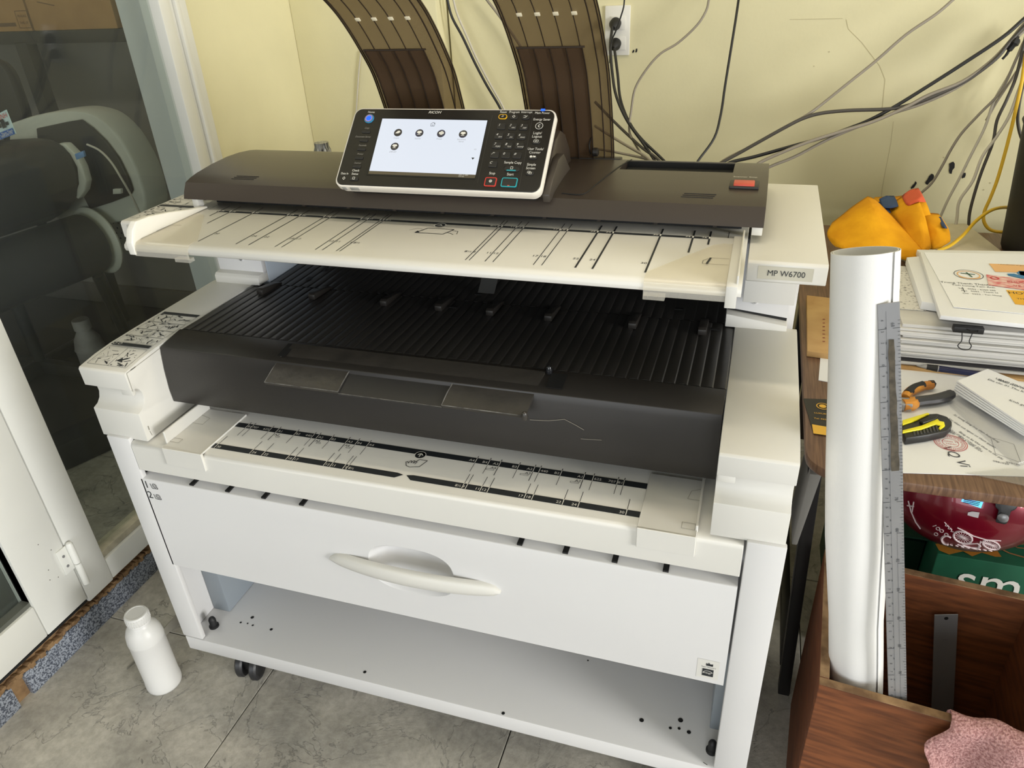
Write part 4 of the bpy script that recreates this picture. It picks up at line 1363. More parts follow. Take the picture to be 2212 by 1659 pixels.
q = Print((0, 0, S0+.0008), (1, 0, 0), (0, 1, 0), .0008)
a, c = q.uv(2053, 957)
q.ring(a, c, .024, .0012, 30).ring(a, c, .021, .0009, 30).ring(a, c, .012, .0008, 24)
for k in range(18):
    t = 2*math.pi*k/18
    q.text('N', a+.0165*math.cos(t), c+.0165*math.sin(t), .006, rot=t-1.57)
q.text('CONG TY', a, c+.003, .0055).text('TNHH', a, c-.004, .0055)
q.make('red_stamp', pm('stamp_red', (196, 96, 96), .7), sh)
# pliers
S1 = S0 + .0012
plr = thing('pliers', 'pliers with orange and black handles lying on the white sheet', 'pliers', tuple(d(1970, 870, S1)))
ORG = pm('pliers_orange', (206, 140, 44), .45, rgb2=(170, 104, 34), vscale=30)
def zp(px, py, h):
    p = d(px, py, S1)
    p.z += h
    return p
mk('handle', B().tube(cr([zp(1952, 872, .010), zp(1962, 858, .010), zp(1985, 846, .010), zp(2010, 842, .010)], 5), [.0085]*6+[.0090]*5+[.0080]*5, 10), ORG, plr)
mk('handle_grip', B().tube(cr([zp(1956, 864, .0125), zp(1972, 851, .0125), zp(1990, 845, .013)], 5), .0072, 10).tube([zp(2005, 842, .010), zp(2013, 841.5, .010), zp(2018, 843, .010)], [.0085, .0083, .004], 10), RUBBER, plr)
mk('handle', B().tube(cr([zp(1948, 885, .009), zp(1966, 884, .009), zp(1972, 878, .009)], 4), .0105, 10), ORG, plr)
mk('handle_grip', B().tube(cr([zp(1970, 880, .010), zp(1990, 877, .010), zp(2020, 873, .010), zp(2045, 866, .010), zp(2050, 862, .010)], 5), [.0095]*10+[.0098]*6+[.0092]*4+[.005], 10), pm('pliers_dark_grip', (50, 50, 52), .35), plr)
mk('jaws', B().obox(zp(1940, 882, .009), V((1, .1, 0)).normalized(), V((-.1, 1, 0)).normalized(), (0, 0, 1), .018, .012, .007), STEEL, plr, bev=.002)
# utility cutter
ct = thing('utility_cutter', 'yellow and black snap-off utility cutter on the white sheet', 'cutter', tuple(d(2000, 935, S1)))
YC = pm('cutter_yellow', (238, 226, 30), .35)
def pz_(pts, z0, th):
    return B().prism([V((d(px, py, S1).x, d(px, py, S1).y, S1+z0)) for px, py in pts], (0, 0, th))
mk('body', pz_([(1945, 945), (1953, 962), (2000, 955), (2040, 946), (2052, 934), (2052, 926), (2042, 915), (2020, 908), (2000, 909), (1975, 917), (1945, 928)], 0, .014), pm('cutter_black', (32, 32, 33), .45), ct, bev=.002)
mk('trim', pz_([(1945, 936), (1975, 926), (2003, 912), (1998, 910), (1975, 917), (1945, 926)], .0141, .003), YC, ct, bev=.0008)
mk('trim', pz_([(1945, 948), (1985, 938), (2020, 923), (2024, 928), (2034, 930), (2036, 938), (2026, 946), (2022, 943), (2026, 938), (2016, 935), (1985, 946), (1945, 953)], .0141, .003), YC, ct, bev=.0008)
mk('slider', pz_([(1980, 929), (2012, 917), (2022, 919), (2015, 926), (1988, 935)], .0141, .006), RUBBER, ct, bev=.0015)
gb = B()
for k in range(9):
    x_, y_ = 1970+k*7, 951-k*1.4
    p = d(x_, y_, S1)
    gb.obox((p.x, p.y, S1+.0146), (1, 0, 0), (0, 1, 0), (0, 0, 1), .0013, .008, .001)
mk('grip_rib', gb, pm('cutter_rib', (60, 60, 60), .5), ct)
# pen
pe = thing('pen', 'dark blue ballpoint pen with black grip beside the document stack', 'pen', tuple(d(2080, 808, S1)))
a0, a1 = zp(1978, 797, .007), zp(2163, 823, .007)
dv = (a1 - a0)
mk('barrel', B().cyl(a0 + dv*.26, a1, .0058, .0050, 14), pm('pen_blue', (24, 28, 66), .3), pe)
mk('grip', B().cyl(a0 + dv*.12, a0 + dv*.255, .0055, .0062, 14), RUBBER, pe)
mk('ring', B().cyl(a0 + dv*.25, a0 + dv*.262, .0065, .0065, 14), STEEL, pe)
mk('tip', B().cyl(a0, a0 + dv*.12, .001, .0050, 12), STEEL, pe)
# envelopes in a clear sleeve
en = thing('envelope_bundle', 'bundle of white envelopes fanned out at the right of the desk', 'envelope', tuple(d(2150, 880, S1)))
zz = S1 + .012
for k in range(5):
    P = [d(2058+k*2, 846-k*5, zz), d(2215, 945-k*5, zz), d(2330, 900-k*5, zz), d(2124+k*2, 816-k*4, zz)]
    mk('envelope', B().prism(P, (0, 0, .0035)), PAPER, en, bev=.0006, seg=1)
    zz += .0042
q = Print((0, 0, zz-.0007), (1, 0, 0), (0, 1, 0), .0008)
for k, (t, p) in enumerate((('UBND TINH', (2180, 828)), ('BAO HO THU', (2190, 833)), ('Dia chi: 01 Thu Khoa Huan', (2194, 841)), ('Kinh gui:', (2200, 872)))):
    q.text(t, *q.uv(*p), .008, rot=-.62)
q.make('envelope_print', INK, en)
sp = [d(2040, 868, S1), d(2195, 1012, S1), d(2280, 985, S1), d(2130, 850, S1)]
tag(mk('plastic_sleeve', B().prism(sp, (0, 0, .010)), CLEARP, bev=.004), 'clear crinkled plastic sleeve under the white envelopes', 'plastic bag')
# clear plastic hanging at the desk edge
sp = [d(2085, 1022, S1+.0005), d(2330, 1075, S1+.0005), d(2330, 1020, S1+.0005), d(2180, 1012, S1+.0005)]
tag(mk('plastic_film', B().prism(sp, (0, 0, .0012)), CLEARP), 'thin clear plastic film lying at the front edge of the desk', 'plastic bag')
# parcel wrapped in paper at the back, by the wall
tag(mk('wrapped_parcel', B().prism([d(2000, 590), d(2190, 575), d(2085, 492), d(1800, 488)], (0, 0, .012)), pm('wrapped_cream_paper', (206, 196, 168), .6, var=.15, vscale=16), bev=.002), 'flat cream paper parcel under the yellow cloth near the wall', 'parcel')
# black bin / monitor side at the right edge
bb = B()
c0 = d(2250, 545)
tag(mk('waste_bin', B().lathe([(.115, 0), (.12, .01), (.145, .30), (.150, .31), (.148, .315)], (c0.x+.030, c0.y, DZ+.0005), 40), RUBBER), 'tall black tapered bin at the right end of the desk', 'bin')

# yellow cloth heap
yc = thing('yellow_cloth', 'bright yellow folded cloth with blue and red patches on the desk', 'cloth', (.90, 1.0, DZ))
YCM = pm('yellow_fabric', (236, 170, 30), .8, rgb2=(206, 138, 20), vscale=9, bump=.3, bscale=120, spec=.15)
def yp(px, py, y):
    return on(px, py, 'y', y)
def fold(name, ring, peak, mat, rounds=3):
    """soft pyramid-like fold: closed outline of (px,py,y) and inner ridge points"""
    bm = bmesh.new()
    vs_ = [bm.verts.new(yp(*p)) for p in ring]
    pk_ = [bm.verts.new(yp(*p)) for p in peak]
    n, m = len(vs_), len(pk_)
    for i in range(n):
        j = (i+1) % n
        a, b = pk_[min(m-1, i*m//n)], pk_[min(m-1, j*m//n)]
        if a is b:
            bm.faces.new((vs_[i], vs_[j], a))
        else:
            bm.faces.new((vs_[i], vs_[j], b, a))
    if m > 2:
        bm.faces.new(pk_)
    # give it a back
    r = bmesh.ops.extrude_face_region(bm, geom=bm.faces[:])
    bmesh.ops.translate(bm, verts=[g for g in r['geom'] if isinstance(g, bmesh.types.BMVert)], vec=(0, .07, 0))
    bmesh.ops.recalc_face_normals(bm, faces=bm.faces)
    bmesh.ops.subdivide_edges(bm, edges=bm.edges[:], cuts=2, use_grid_fill=True)
    for v in bm.verts:
        v.co += V((math.sin(v.co.z*60+v.co.x*22), math.sin(v.co.x*55), math.cos(v.co.x*48+v.co.z*36)))*.0022
        v.co.z = max(v.co.z, DZ+.0025)
    bmesh.ops.smooth_vert(bm, verts=bm.verts, factor=.4, use_axis_x=True, use_axis_y=True, use_axis_z=True)
    me = bpy.data.meshes.new(name)
    bm.to_mesh(me)
    bm.free()
    for p in me.polygons:
        p.use_smooth = True
    me.materials.append(mat)
    o = bpy.data.objects.new(name, me)
    COL.objects.link(o)
    o.parent = yc
    o.matrix_parent_inverse = Matrix.Translation(-V(yc.location))
    return o
fold('cloth_fold', [(1787, 520, .92), (1800, 500, .95), (1840, 466, .99), (1878, 440, 1.02), (1896, 446, 1.01), (1930, 480, .97), (1962, 512, .93), (1992, 540, .90), (1988, 569, .87), (1930, 560, .86), (1860, 545, .87), (1800, 535, .89)], [(1860, 500, .93), (1890, 470, .97), (1935, 515, .91), (1890, 530, .88)], YCM)
fold('cloth_fold', [(1922, 458, 1.06), (1955, 440, 1.08), (1990, 438, 1.06), (2000, 470, 1.00), (2012, 540, .93), (1992, 545, .90), (1960, 510, .95)], [(1965, 470, 1.00), (1990, 480, .98), (1995, 520, .93)], YCM)
fold('cloth_fold', [(1998, 480, 1.04), (2040, 480, 1.05), (2052, 500, 1.03), (2052, 525, 1.00), (2030, 540, .97), (2008, 542, .96)], [(2020, 500, 1.00), (2040, 515, .99)], YCM)
fold('cloth_fold', [(1888, 442, 1.10), (1960, 438, 1.12), (2005, 440, 1.12), (2015, 480, 1.08), (1960, 500, 1.06), (1900, 470, 1.08)], [(1940, 450, 1.09), (1980, 460, 1.09)], YCM)
fold('red_edge', [(1955, 440, 1.075), (1975, 428, 1.09), (1995, 423, 1.09), (2004, 440, 1.08), (1985, 438, 1.055), (1962, 446, 1.06)], [(1982, 433, 1.065), (1990, 434, 1.065)], pm('cloth_red', (214, 92, 56), .8))
fold('blue_patch', [(1902, 447, 1.075), (1920, 438, 1.085), (1940, 438, 1.085), (1942, 445, 1.07), (1925, 450, 1.06), (1908, 450, 1.06)], [(1920, 444, 1.062), (1930, 444, 1.062)], pm('cloth_blue', (50, 74, 112), .8))
fold('blue_patch', [(1898, 454, 1.05), (1910, 453, 1.055), (1925, 460, 1.05), (1915, 459, 1.045)], [(1910, 456, 1.042), (1915, 457, 1.042)], MATS['cloth_blue'])
fold('blue_patch', [(2034, 490, 1.018), (2044, 488, 1.02), (2048, 496, 1.015), (2036, 496, 1.01)], [(2040, 492, 1.008), (2042, 493, 1.008)], MATS['cloth_blue'])

# ================================================================== UNDER AND BESIDE THE DESK
PLY = pm('reddish_plywood', (134, 78, 42), .6, rgb2=(98, 54, 28), vscale=7, stretch=(2.0, 2.0, 16), detail=7, bump=.15, bscale=120)
PLYE = pm('plywood_edge', (166, 134, 96), .75, rgb2=(110, 82, 54), vscale=30, stretch=(1, 1, 1))
BZ, BWD, BDP, T = .45, .345, .315, .014
BO = V((.700, -.015, 0))
_c, _s = math.cos(.096), math.sin(.096)
def bl(u, w, z):
    """box frame: u along its front, w into its depth"""
    return BO + V((u*_c + w*_s*.7, -u*_s + w*_c, z))
bx = thing('plywood_bin', 'open reddish plywood box holding the paper roll and rulers', 'box', tuple(bl(BWD/2, BDP/2, 0)))
def bpan(b, u0, u1, w0, w1, z0, z1):
    return b.hexa([bl(u0, w0, z0), bl(u1, w0, z0), bl(u1, w1, z0), bl(u0, w1, z0), bl(u0, w0, z1), bl(u1, w0, z1), bl(u1, w1, z1), bl(u0, w1, z1)])
for a in ((0, BWD, 0, T, .002, BZ), (.018, BWD, BDP-T, BDP, .002, BZ), (0, T, T+.0005, BDP, .002, BZ+.002), (BWD-T, BWD, T+.0005, BDP-T-.0005, .002, BZ), (T, BWD-T, T, BDP-T, .002, .014)):
    mk('panel', bpan(B(), *a), PLY, bx, bev=.001, seg=1)
for a in ((0, BWD, 0, T, BZ, BZ+.0012), (.018, BWD, BDP-T, BDP, BZ, BZ+.0012), (0, T, T+.001, BDP, BZ+.002, BZ+.0032), (BWD-T, BWD, T+.001, BDP-T-.001, BZ, BZ+.0012)):
    mk('panel_edge', bpan(B(), *a), PLYE, bx)

# paper roll leaning in the box
rl = thing('paper_roll', 'tall white rolled paper tube leaning out of the plywood box', 'paper roll', (.80, .09, .02))
axis, rads = [], []
for pl_, pr_, py_, y_ in ((1789, 1907, 1480, .044), (1788, 1909, 1330, .056), (1780, 1921, 1160, .070), (1781, 1926, 1000, .081), (1787, 1938, 760, .095), (1792, 1946, 542, .108)):
    a, b = on(pl_, py_, 'y', y_), on(pr_, py_, 'y', y_)
    axis.append((a + b)/2)
    rads.append((b - a).length/2)
ax0 = axis[0] + (axis[0]-axis[1])*((axis[0].z-.018)/(axis[1].z-axis[0].z))
ax0.y = .040
axis, rads = [ax0] + axis, [rads[0]] + rads
ap = cr(axis, 5)
n = 28
rings = []
for i, p in enumerate(ap):
    t = i/(len(ap)-1)*(len(rads)-1)
    k = min(int(t), len(rads)-2)
    r = rads[k] + (rads[k+1]-rads[k])*(t-k)
    dd = (ap[min(i+1, len(ap)-1)] - ap[max(i-1, 0)]).normalized()
    a = (V((1, 0, 0)) - dd*dd.x).normalized()
    b = dd.cross(a)
    rings.append((p, a, b, r, max(0, t-len(rads)+2)**2))
def tube_rows(f, t0, t1, m):
    rows = []
    for p, a, b, r, e in rings:
        row = []
        for k in range(m+1):
            q_ = p + (a*math.cos(t0+(t1-t0)*k/m) + b*math.sin(t0+(t1-t0)*k/m))*f(r, k/m)
            q_.z -= e*.12*(q_.y - p.y)
            row.append(q_)
        rows.append(row)
    return rows
rb = B()
spiral = lambda r, s: r - .0045*s
ra, rc_ = tube_rows(spiral, -.75, -.75 + 4*math.pi, 72), tube_rows(lambda r, s: r - .0045*s - .0008, -.75, -.75 + 4*math.pi, 72)
rb.grid(ra).grid(rc_).grid([ra[0], rc_[0]]).grid([ra[-1], rc_[-1]])
RP = pm('white_roll_paper', (236, 235, 232), .6, var=.02, bump=.06, bscale=700, spec=.3)
ro = mk('rolled_sheet', rb, RP, rl, ang=60)

# steel rulers
def ruler(name, top, bot, w, th, label, marks, parent_cat='ruler', hole=False):
    t = thing(name, label, parent_cat, tuple(bot))
    top, bot = V(top), V(bot)
    up = (top - bot).normalized()
    rt = (V((1, 0.0, 0)) - up*up.x)
    rt = (rt + V((0, .12, 0))).normalized()
    rt = (rt - up*rt.dot(up)).normalized()
    nn = rt.cross(up)
    L = (top - bot).length
    mk('blade', B().obox((top+bot)/2, rt, nn, up, w/2, th/2, L/2), STEEL, t, bev=.0005, seg=1)
    return t, bot, rt, up, nn, L
top = on(1919, 654, 'y', .066)
bot = on(1939, 1513, 'y', -.006)
t, o_, rt, up, nn, L = ruler('steel_ruler', top, bot + (bot-top).normalized()*.22, .0258, .0012, 'long steel ruler with a brown tape strip leaning on the paper roll', True)
def rprint(lift):
    return Print(o_ + nn*(-.0006 if nn.y > 0 else .0006), rt, up, lift) if nn.y < 0 else Print(o_ - nn*.0006, rt, up, lift)
q = Print(o_, rt, up, .0012)
if q.n.y > 0:
    q.n = -q.n
n_ = 0
v = .02
while v < L-.02:
    long = (n_ % 10 == 0)
    mid = (n_ % 5 == 0)
    w = .0085 if long else (.0045 if mid else .0028)
    q.rect(.0128-w, v, .0128, v+.0005)
    if long:
        q.text(str(100 - n_//5), .0040, v+.005, .0058, rot=-1.57)
        q.rect(-.0128, v, -.004, v+.0006)
    if n_ % 3 == 0:
        q.text(str((n_*7) % 10), -.0080, v+.002, .0046, rot=-1.57)
    if n_ % 4 == 0:
        q.rect(-.0042, v, -.0032, v+.003)
    v += .005
    n_ += 1
q.rect(-.0034, .0, -.0031, L-.01).rect(.0040, 0, .0043, L*.62)
q.make('ruler_marks', pm('etched_dark', (74, 76, 80), .5), t)
q = Print(o_, rt, up, .0020)
if q.n.y > 0:
    q.n = -q.n
edge = []
rnd = random.Random(2)
vs0, vs1 = L-.048, L-.235
m = 22
lft = [(-.0015 + rnd.uniform(-.0005, .0005), vs0 + (vs1-vs0)*k/m) for k in range(m+1)]
rgt = [(.0052 + .0030*k/m + rnd.uniform(-.0006, .0006), vs0 + (vs1-vs0)*k/m) for k in range(m+1)]
for k in range(m):
    q.poly([lft[k], rgt[k], rgt[k+1], lft[k+1]])
q.make('tape_strip', pm('brown_tape_residue', (92, 84, 70), .8, rgb2=(64, 58, 48), vscale=90), t)
top2, bot2 = on(2044, 1327, 'y', .252), on(2035, 1545, 'y', .240)
t, o_, rt, up, nn, L = ruler('steel_ruler', top2, bot2 + (bot2-top2).normalized()*.10, .0385, .0012, 'short steel ruler with a hanging hole inside the plywood box', False)
q = Print(o_, rt, up, .0012)
if q.n.y > 0:
    q.n = -q.n
q.disc(.0, L-.0085, .0036, 14).make('hanging_hole', DARK, t)
q = Print(o_, rt, up, .0012)
if q.n.y > 0:
    q.n = -q.n
q.rect(-.004, L-.060, .004, L-.0595).make('ruler_marks', MATS['etched_dark'], t)

# pink terry towel over the front panel of the box
tw = thing('towel', 'pink terry towel hung over the front of the plywood box', 'towel', (1.02, .02, .30))
TWM = pm('pink_terry', (204, 160, 156), .95, rgb2=(150, 106, 104), vscale=300, bump=1.0, bscale=300, spec=.05)
rows = []
for i in range(34):
    t = i/33
    row = []
    for k in range(44):
        u = k/43
        x = .150 + .25*u + (.045*(1-t) if u < .5 else 0)*(.5-u)
        # over the edge: t .0-.12 inside, .12-.2 over the rim, then hang outside
        if t < .10:
            y, z = T+.006, BZ - .05*(.10-t)/.10 + .004
        elif t < .2:
            s = (t-.10)/.10
            y, z = T+.006 - (T+.014)*s, BZ + .006 + .006*math.sin(s*3.14)
        else:
            s = (t-.2)/.8
            y, z = -.010 - .012*s, BZ + .002 - .22*s*(.35+.65*min(1, u*1.9+.08))
        y -= .012*(1+math.sin(u*15 + t*2.5))*(.3+t) * .8
        z += .006*math.sin(u*21+1.3)*t
        x += .010*math.sin(t*9+u*5)
        row.append(bl(x, y, z))
    rows.append(row)
mk('towel_cloth', B().shell(rows, (0, .004, .001)), TWM, tw, ang=80)

# helmet on a green carton below the desk
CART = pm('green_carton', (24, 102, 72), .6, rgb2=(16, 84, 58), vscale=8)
gc = thing('green_carton', 'green printed carton under the desk behind the plywood box', 'carton', (1.1, .62, 0))
GZ = .402
gy0 = .400
mk('carton_body', B().box(.938, 1.45, gy0, .85, .002, GZ), CART, gc, bev=.003)
mk('carton_flap', B().prism([(.80, .47, GZ-.03), (.936, .440, GZ-.005), (.936, .84, GZ-.005), (.80, .84, GZ-.03)], (0, 0, .004)), pm('shaded_green_carton', (18, 62, 44), .6), gc)  # darker green puts the shade inside the open carton end into the colour
mk('carton_side', B().box(.80, .935, .47, .84, .002, GZ-.035), MATS['shaded_green_carton'], gc, bev=.002)
q = Print((0, gy0, 0), (1, 0, 0), (0, 0, 1), .0015)
q.text('smart', q.uv(2068, 1250)[0], q.uv(2100, 1256)[1], .118, align='L', sx=.86).make('carton_lettering', INKW, gc)
q = Print((0, 0, GZ), (1, 0, 0), (0, 1, 0), .0015)
q.poly([q.uv(*p) for p in ((2020, 1176), (2028, 1190), (2050, 1199), (2080, 1192), (2100, 1203), (2120, 1195), (2150, 1204), (2163, 1204), (2140, 1170))][::-1])
q.make('carton_print', pm('carton_gold', (176, 120, 38), .6), gc)
q = Print((0, 0, GZ), (1, 0, 0), (0, 1, 0), .0015)
q.path([q.uv(*p) for p in ((2160, 1186), (2180, 1196), (2215, 1206), (2240, 1210))], .004)
q.path([q.uv(*p) for p in ((2212, 1176), (2192, 1178), (2196, 1184), (2215, 1186))], .003)
q.make('carton_print', pm('carton_tan', (160, 120, 74), .6), gc)

hm = thing('helmet', 'dark red motorcycle helmet lying upside down on the green carton', 'helmet', (.972, .47, GZ))
HC = V((.972, .470, .5345))
HR = (.148, .140, .130)
def hs(th, ph, k=1.0):
    return HC + V((HR[0]*math.cos(th)*math.cos(ph)*k, HR[1]*math.sin(th)*math.cos(ph)*k, HR[2]*math.sin(ph)*k))
rows = [[hs(2*math.pi*k/48, math.radians(-89 + (89+38)*i/22)) for k in range(49)] for i in range(23)]
mk('shell', B().grid(rows), pm('metallic_red_paint', (120, 10, 34), .28, metal=.35, coat=.6, var=.1), hm, ang=60)
rows = [[hs(2*math.pi*k/48, math.radians(-80 + (80+38)*i/12), .93) for k in range(49)] for i in range(13)]
mk('lining', B().grid(rows), RUBBER, hm, ang=60)
mk('rim', B().tube([hs(2*math.pi*k/40, math.radians(38), .98) for k in range(41)], .006, 8), RUBBER, hm)
def onh(px, py, k=1.0):
    r = ray(px, py).normalized()
    s = V((1/(HR[0]*k), 1/(HR[1]*k), 1/(HR[2]*k)))
    o = CAMP - HC
    ro_, rd = V((o.x*s.x, o.y*s.y, o.z*s.z)), V((r.x*s.x, r.y*s.y, r.z*s.z))
    A, Bq, Cq = rd.dot(rd), 2*ro_.dot(rd), ro_.dot(ro_)-1
    dd = Bq*Bq - 4*A*Cq
    if dd < 0:
        dd = 0
    return CAMP + r*((-Bq-math.sqrt(dd))/(2*A))
def hpath(b, pts, r, k=1.004, n=6):
    P = []
    for (a, c), (e, f) in zip(pts, pts[1:]):
        for i in range(n):
            P.append(onh(a+(e-a)*i/n, c+(f-c)*i/n, k))
    P.append(onh(*pts[-1], k))
    b.tube(P, r, 5)
def hpoly(b, pts, k=1.006):
    b.add([onh(*p, k) for p in pts], [tuple(range(len(pts)))])
art = B()
def circ(cx_, cy_, rx_, ry_, t0=0, t1=6.2832, n=18, tilt=.3):
    out = []
    for i in range(n+1):
        t = t0+(t1-t0)*i/n
        x, y = rx_*math.cos(t), ry_*math.sin(t)
        out.append((cx_ + x*math.cos(tilt) - y*math.sin(tilt), cy_ + x*math.sin(tilt) + y*math.cos(tilt)))
    return out
hpath(art, circ(2080, 1161, 21, 12), .0018, n=1)
hpath(art, circ(2141, 1177, 19, 9), .0016, n=1)
for k in range(8):
    t = math.pi*k/8
    for cx_, cy_, rx_, ry_ in ((2080, 1161, 19, 11), (2141, 1177, 17, 8)):
        x, y = rx_*math.cos(t), ry_*math.sin(t)
        c_, s_ = math.cos(.3), math.sin(.3)
        hpath(art, [(cx_-x*c_+y*s_, cy_-x*s_-y*c_), (cx_+x*c_-y*s_, cy_+x*s_+y*c_)], .0005, n=3)
hpath(art, [(2078, 1176), (2112, 1174), (2118, 1180), (2112, 1187), (2080, 1178)], .0014, n=3)
hpath(art, [(2141, 1177), (2118, 1170), (2112, 1187)], .0014, n=3)
hpath(art, [(2068, 1176), (2090, 1182), (2112, 1184)], .0014, n=3)
hpath(art, circ(2046, 1167, 12, 9, 1.2, 5.2), .0022, n=1)
hpath(art, [(2068, 1140), (2085, 1148), (2103, 1158), (2130, 1166), (2162, 1168)], .0012, n=3)
hpath(art, [(2015, 1137), (2022, 1135)], .0009)
for px, py in ((2026, 1142), (2034, 1147), (2044, 1155), (2022, 1154)):
    hpath(art, circ(px, py, 4, 3), .0008, n=1)
for px, py in ((2044, 1132), (2050, 1138), (2056, 1144)):
    hpath(art, [(px-4, py-4), (px, py), (px-2, py+4), (px+4, py+5)], .0009, n=2)
for k in range(9):
    hpath(art, [(2040+k*12, 1174+k*2.2 - (k/4)**2*.8), (2046+k*12, 1176+k*2.2-(k/4)**2*.8)], .0014, n=1)
hpath(art, [(1962, 1082), (1968, 1105), (1978, 1128), (1988, 1142)], .0014, n=3)
hpath(art, [(1974, 1084), (1970, 1106)], .0014, n=3)
hpath(art, [(1960, 1092), (1974, 1094)], .0016, n=2)
mk('bicycle_decal', art, pm('decal_white', (214, 196, 196), .5), hm)
holo = B()
hpoly(holo, [(2082, 1069), (2127, 1077), (2119, 1098), (2076, 1083)], 1.010)
mk('hologram_sticker', holo, pm('hologram', (96, 120, 220), .2, metal=.6, rgb2=(60, 210, 190), vscale=16, lo=.4, hi=.6), hm, flat=True)
hx = B()
for k in range(5):
    hpath(hx, [(2085-k*1.2, 1073.5+k*2.9), (2120-k*1.4, 1080.0+k*3.2)], .0006, 1.013, n=4)
mk('hologram_print', hx, pm('hologram_print_ink', (30, 40, 90), .4), hm)
sv = B()
hpoly(sv, [(2091, 1107), (2100, 1105), (2116, 1107), (2113, 1119), (2104, 1117), (2090, 1113)], 1.010)
mk('silver_sticker', sv, pm('silver_patch', (190, 184, 184), .4), hm, flat=True)
lg = B()
for k0, pts in ((1.03, ((2150, 1084), (2160, 1082), (2195, 1087), (2199, 1094), (2192, 1102), (2184, 1104), (2176, 1130), (2170, 1133), (2150, 1128), (2157, 1102), (2150, 1096))),):
    lg.prism([onh(*p, k0) for p in pts], (onh(2170, 1105, 1.08) - onh(2170, 1105, 1.03)))
mk('buckle', lg, RUBBER, hm, bev=.002)
rv_ = onh(2167, 1118, 1.09)
nr = (CAMP - rv_).normalized()
mk('rivet', B().lathe([(.0085, 0), (.0085, .002), (.006, .004), (.001, .005)], rv_, 20, (nr + V((0, 0, -.5))).normalized()), STEEL, hm)
bd = B()
hpoly(bd, circ(2032, 1065, 5, 4, tilt=0)[:-1], 1.012)
mk('vent_plug', bd, RUBBER, hm, flat=True)

# papers and a dark bag wedged between printer and desk leg
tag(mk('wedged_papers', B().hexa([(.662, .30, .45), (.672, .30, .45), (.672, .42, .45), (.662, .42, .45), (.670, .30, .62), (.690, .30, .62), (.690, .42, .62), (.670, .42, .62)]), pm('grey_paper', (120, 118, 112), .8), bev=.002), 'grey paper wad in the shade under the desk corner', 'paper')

# ================================================================== WALL: OUTLET AND CABLES
wo = thing('wall_outlet', 'white double wall outlet with two black plugs', 'outlet', (.085, YB, 1.24))
a, b = on(1308, 12, 'y', YB), on(1360, 119, 'y', YB)
mk('plate', B().box(a.x, b.x, YB-.008, YB-.0002, b.z, a.z), pm('outlet_white', (232, 230, 222), .35), wo, bev=.003)
for cy_, nm in ((48, 'u'), (92, 'l')):
    c = on(1333, cy_, 'y', YB-.008)
    mk('socket', B().box(c.x-.018, c.x+.026, YB-.0105, YB-.0082, c.z-.020, c.z+.016), MATS['outlet_white'], wo, bev=.001)
    mk('plug', B().lathe([(.010, 0), (.016, .002), (.017, .016), (.012, .026), (.006, .036)], (c.x-.002, YB-.011, c.z), 18, (-.1, -1, -.35)), RUBBER, wo)
CM = {'black': pm('cable_black', (24, 24, 25), .45), 'dark': pm('cable_dark_grey', (70, 66, 60), .5), 'grey': pm('cable_grey', (142, 134, 120), .5), 'white': pm('cable_white', (196, 190, 174), .5), 'yellow': pm('cable_yellow', (232, 188, 44), .5)}
def cable(px, col, r, y0, label, y1=None, zoom=None, wall_end=False):
    y1 = y0 if y1 is None else y1
    pts = []
    m = len(px)
    for i, (a, c) in enumerate(px):
        if zoom:
            a, c = zoom[0] + a/3.456, zoom[1] + c/3.456
        pts.append(on(a, c, 'y', y0 + (y1-y0)*i/(m-1)))
    o = mk('cable', B().tube(cr(pts, 5), r, 8), CM[col], ang=80)
    return tag(o, label, 'cable', 'cables on the back wall')
Z3, Z4, Z2 = (1100, 0), (1572, 0), (560, 0)
cable([(1525, -70), (1500, -30), (1490, 0), (1470, 80), (1400, 190), (1260, 320), (1130, 400), (1030, 510), (940, 660), (910, 830), (895, 950), (910, 1020), (985, 1150), (1040, 1230), (1100, 1400)], 'grey', .0032, 1.47, 'light grey cable curving down right of the wall outlet', 1.30, Z3)
cable([(1725, -80), (1712, 0), (1690, 150), (1650, 400), (1610, 650), (1580, 850), (1530, 1030), (1410, 1200), (1330, 1330)], 'black', .0034, 1.46, 'thin black cable dropping from the top right of the outlet', 1.20, Z3)
cable([(770, 200), (755, 350), (770, 550), (800, 720), (880, 900), (1000, 1070), (1080, 1190), (1130, 1300)], 'black', .0042, 1.475, 'black power cable from the upper plug of the outlet', 1.25, Z3)
cable([(785, 360), (810, 560), (830, 740), (890, 900), (980, 1030), (1150, 1195), (1220, 1280)], 'black', .0040, 1.475, 'black power cable from the lower plug of the outlet', 1.25, Z3)
cable([(875, -80), (860, 0), (850, 70), (800, 220), (770, 290), (755, 360), (750, 470)], 'black', .0022, 1.44, 'very thin black wire crossing the upper plug', 1.44, Z3)
cable([(640, 760), (785, 910), (900, 1020), (1000, 1110), (1100, 1180), (1180, 1270)], 'dark', .0042, 1.40, 'dark grey cable emerging behind the right smoked guide, topmost of three', 1.25, Z3)
cable([(640, 940), (790, 1035), (900, 1100), (1020, 1170), (1120, 1260)], 'grey', .0042, 1.36, 'grey cable emerging behind the right smoked guide, middle of three', 1.2, Z3)
cable([(640, 1110), (790, 1135), (1050, 1195), (1140, 1260)], 'grey', .0036, 1.33, 'grey cable emerging behind the right smoked guide, lowest of three', 1.2, Z3)
cable([(1390, -80), (1405, 0), (1440, 130), (1520, 280), (1610, 470), (1700, 640), (1800, 810), (1880, 1000)], 'black', .0042, 1.46, 'black cable hanging between the two smoked guides', 1.46, Z2)
cable([(1430, -70), (1450, 0), (1480, 110), (1550, 270), (1620, 430), (1720, 620), (1820, 800), (1900, 1000)], 'white', .0036, 1.475, 'pale cable running along the black one between the smoked guides', 1.475, Z2)
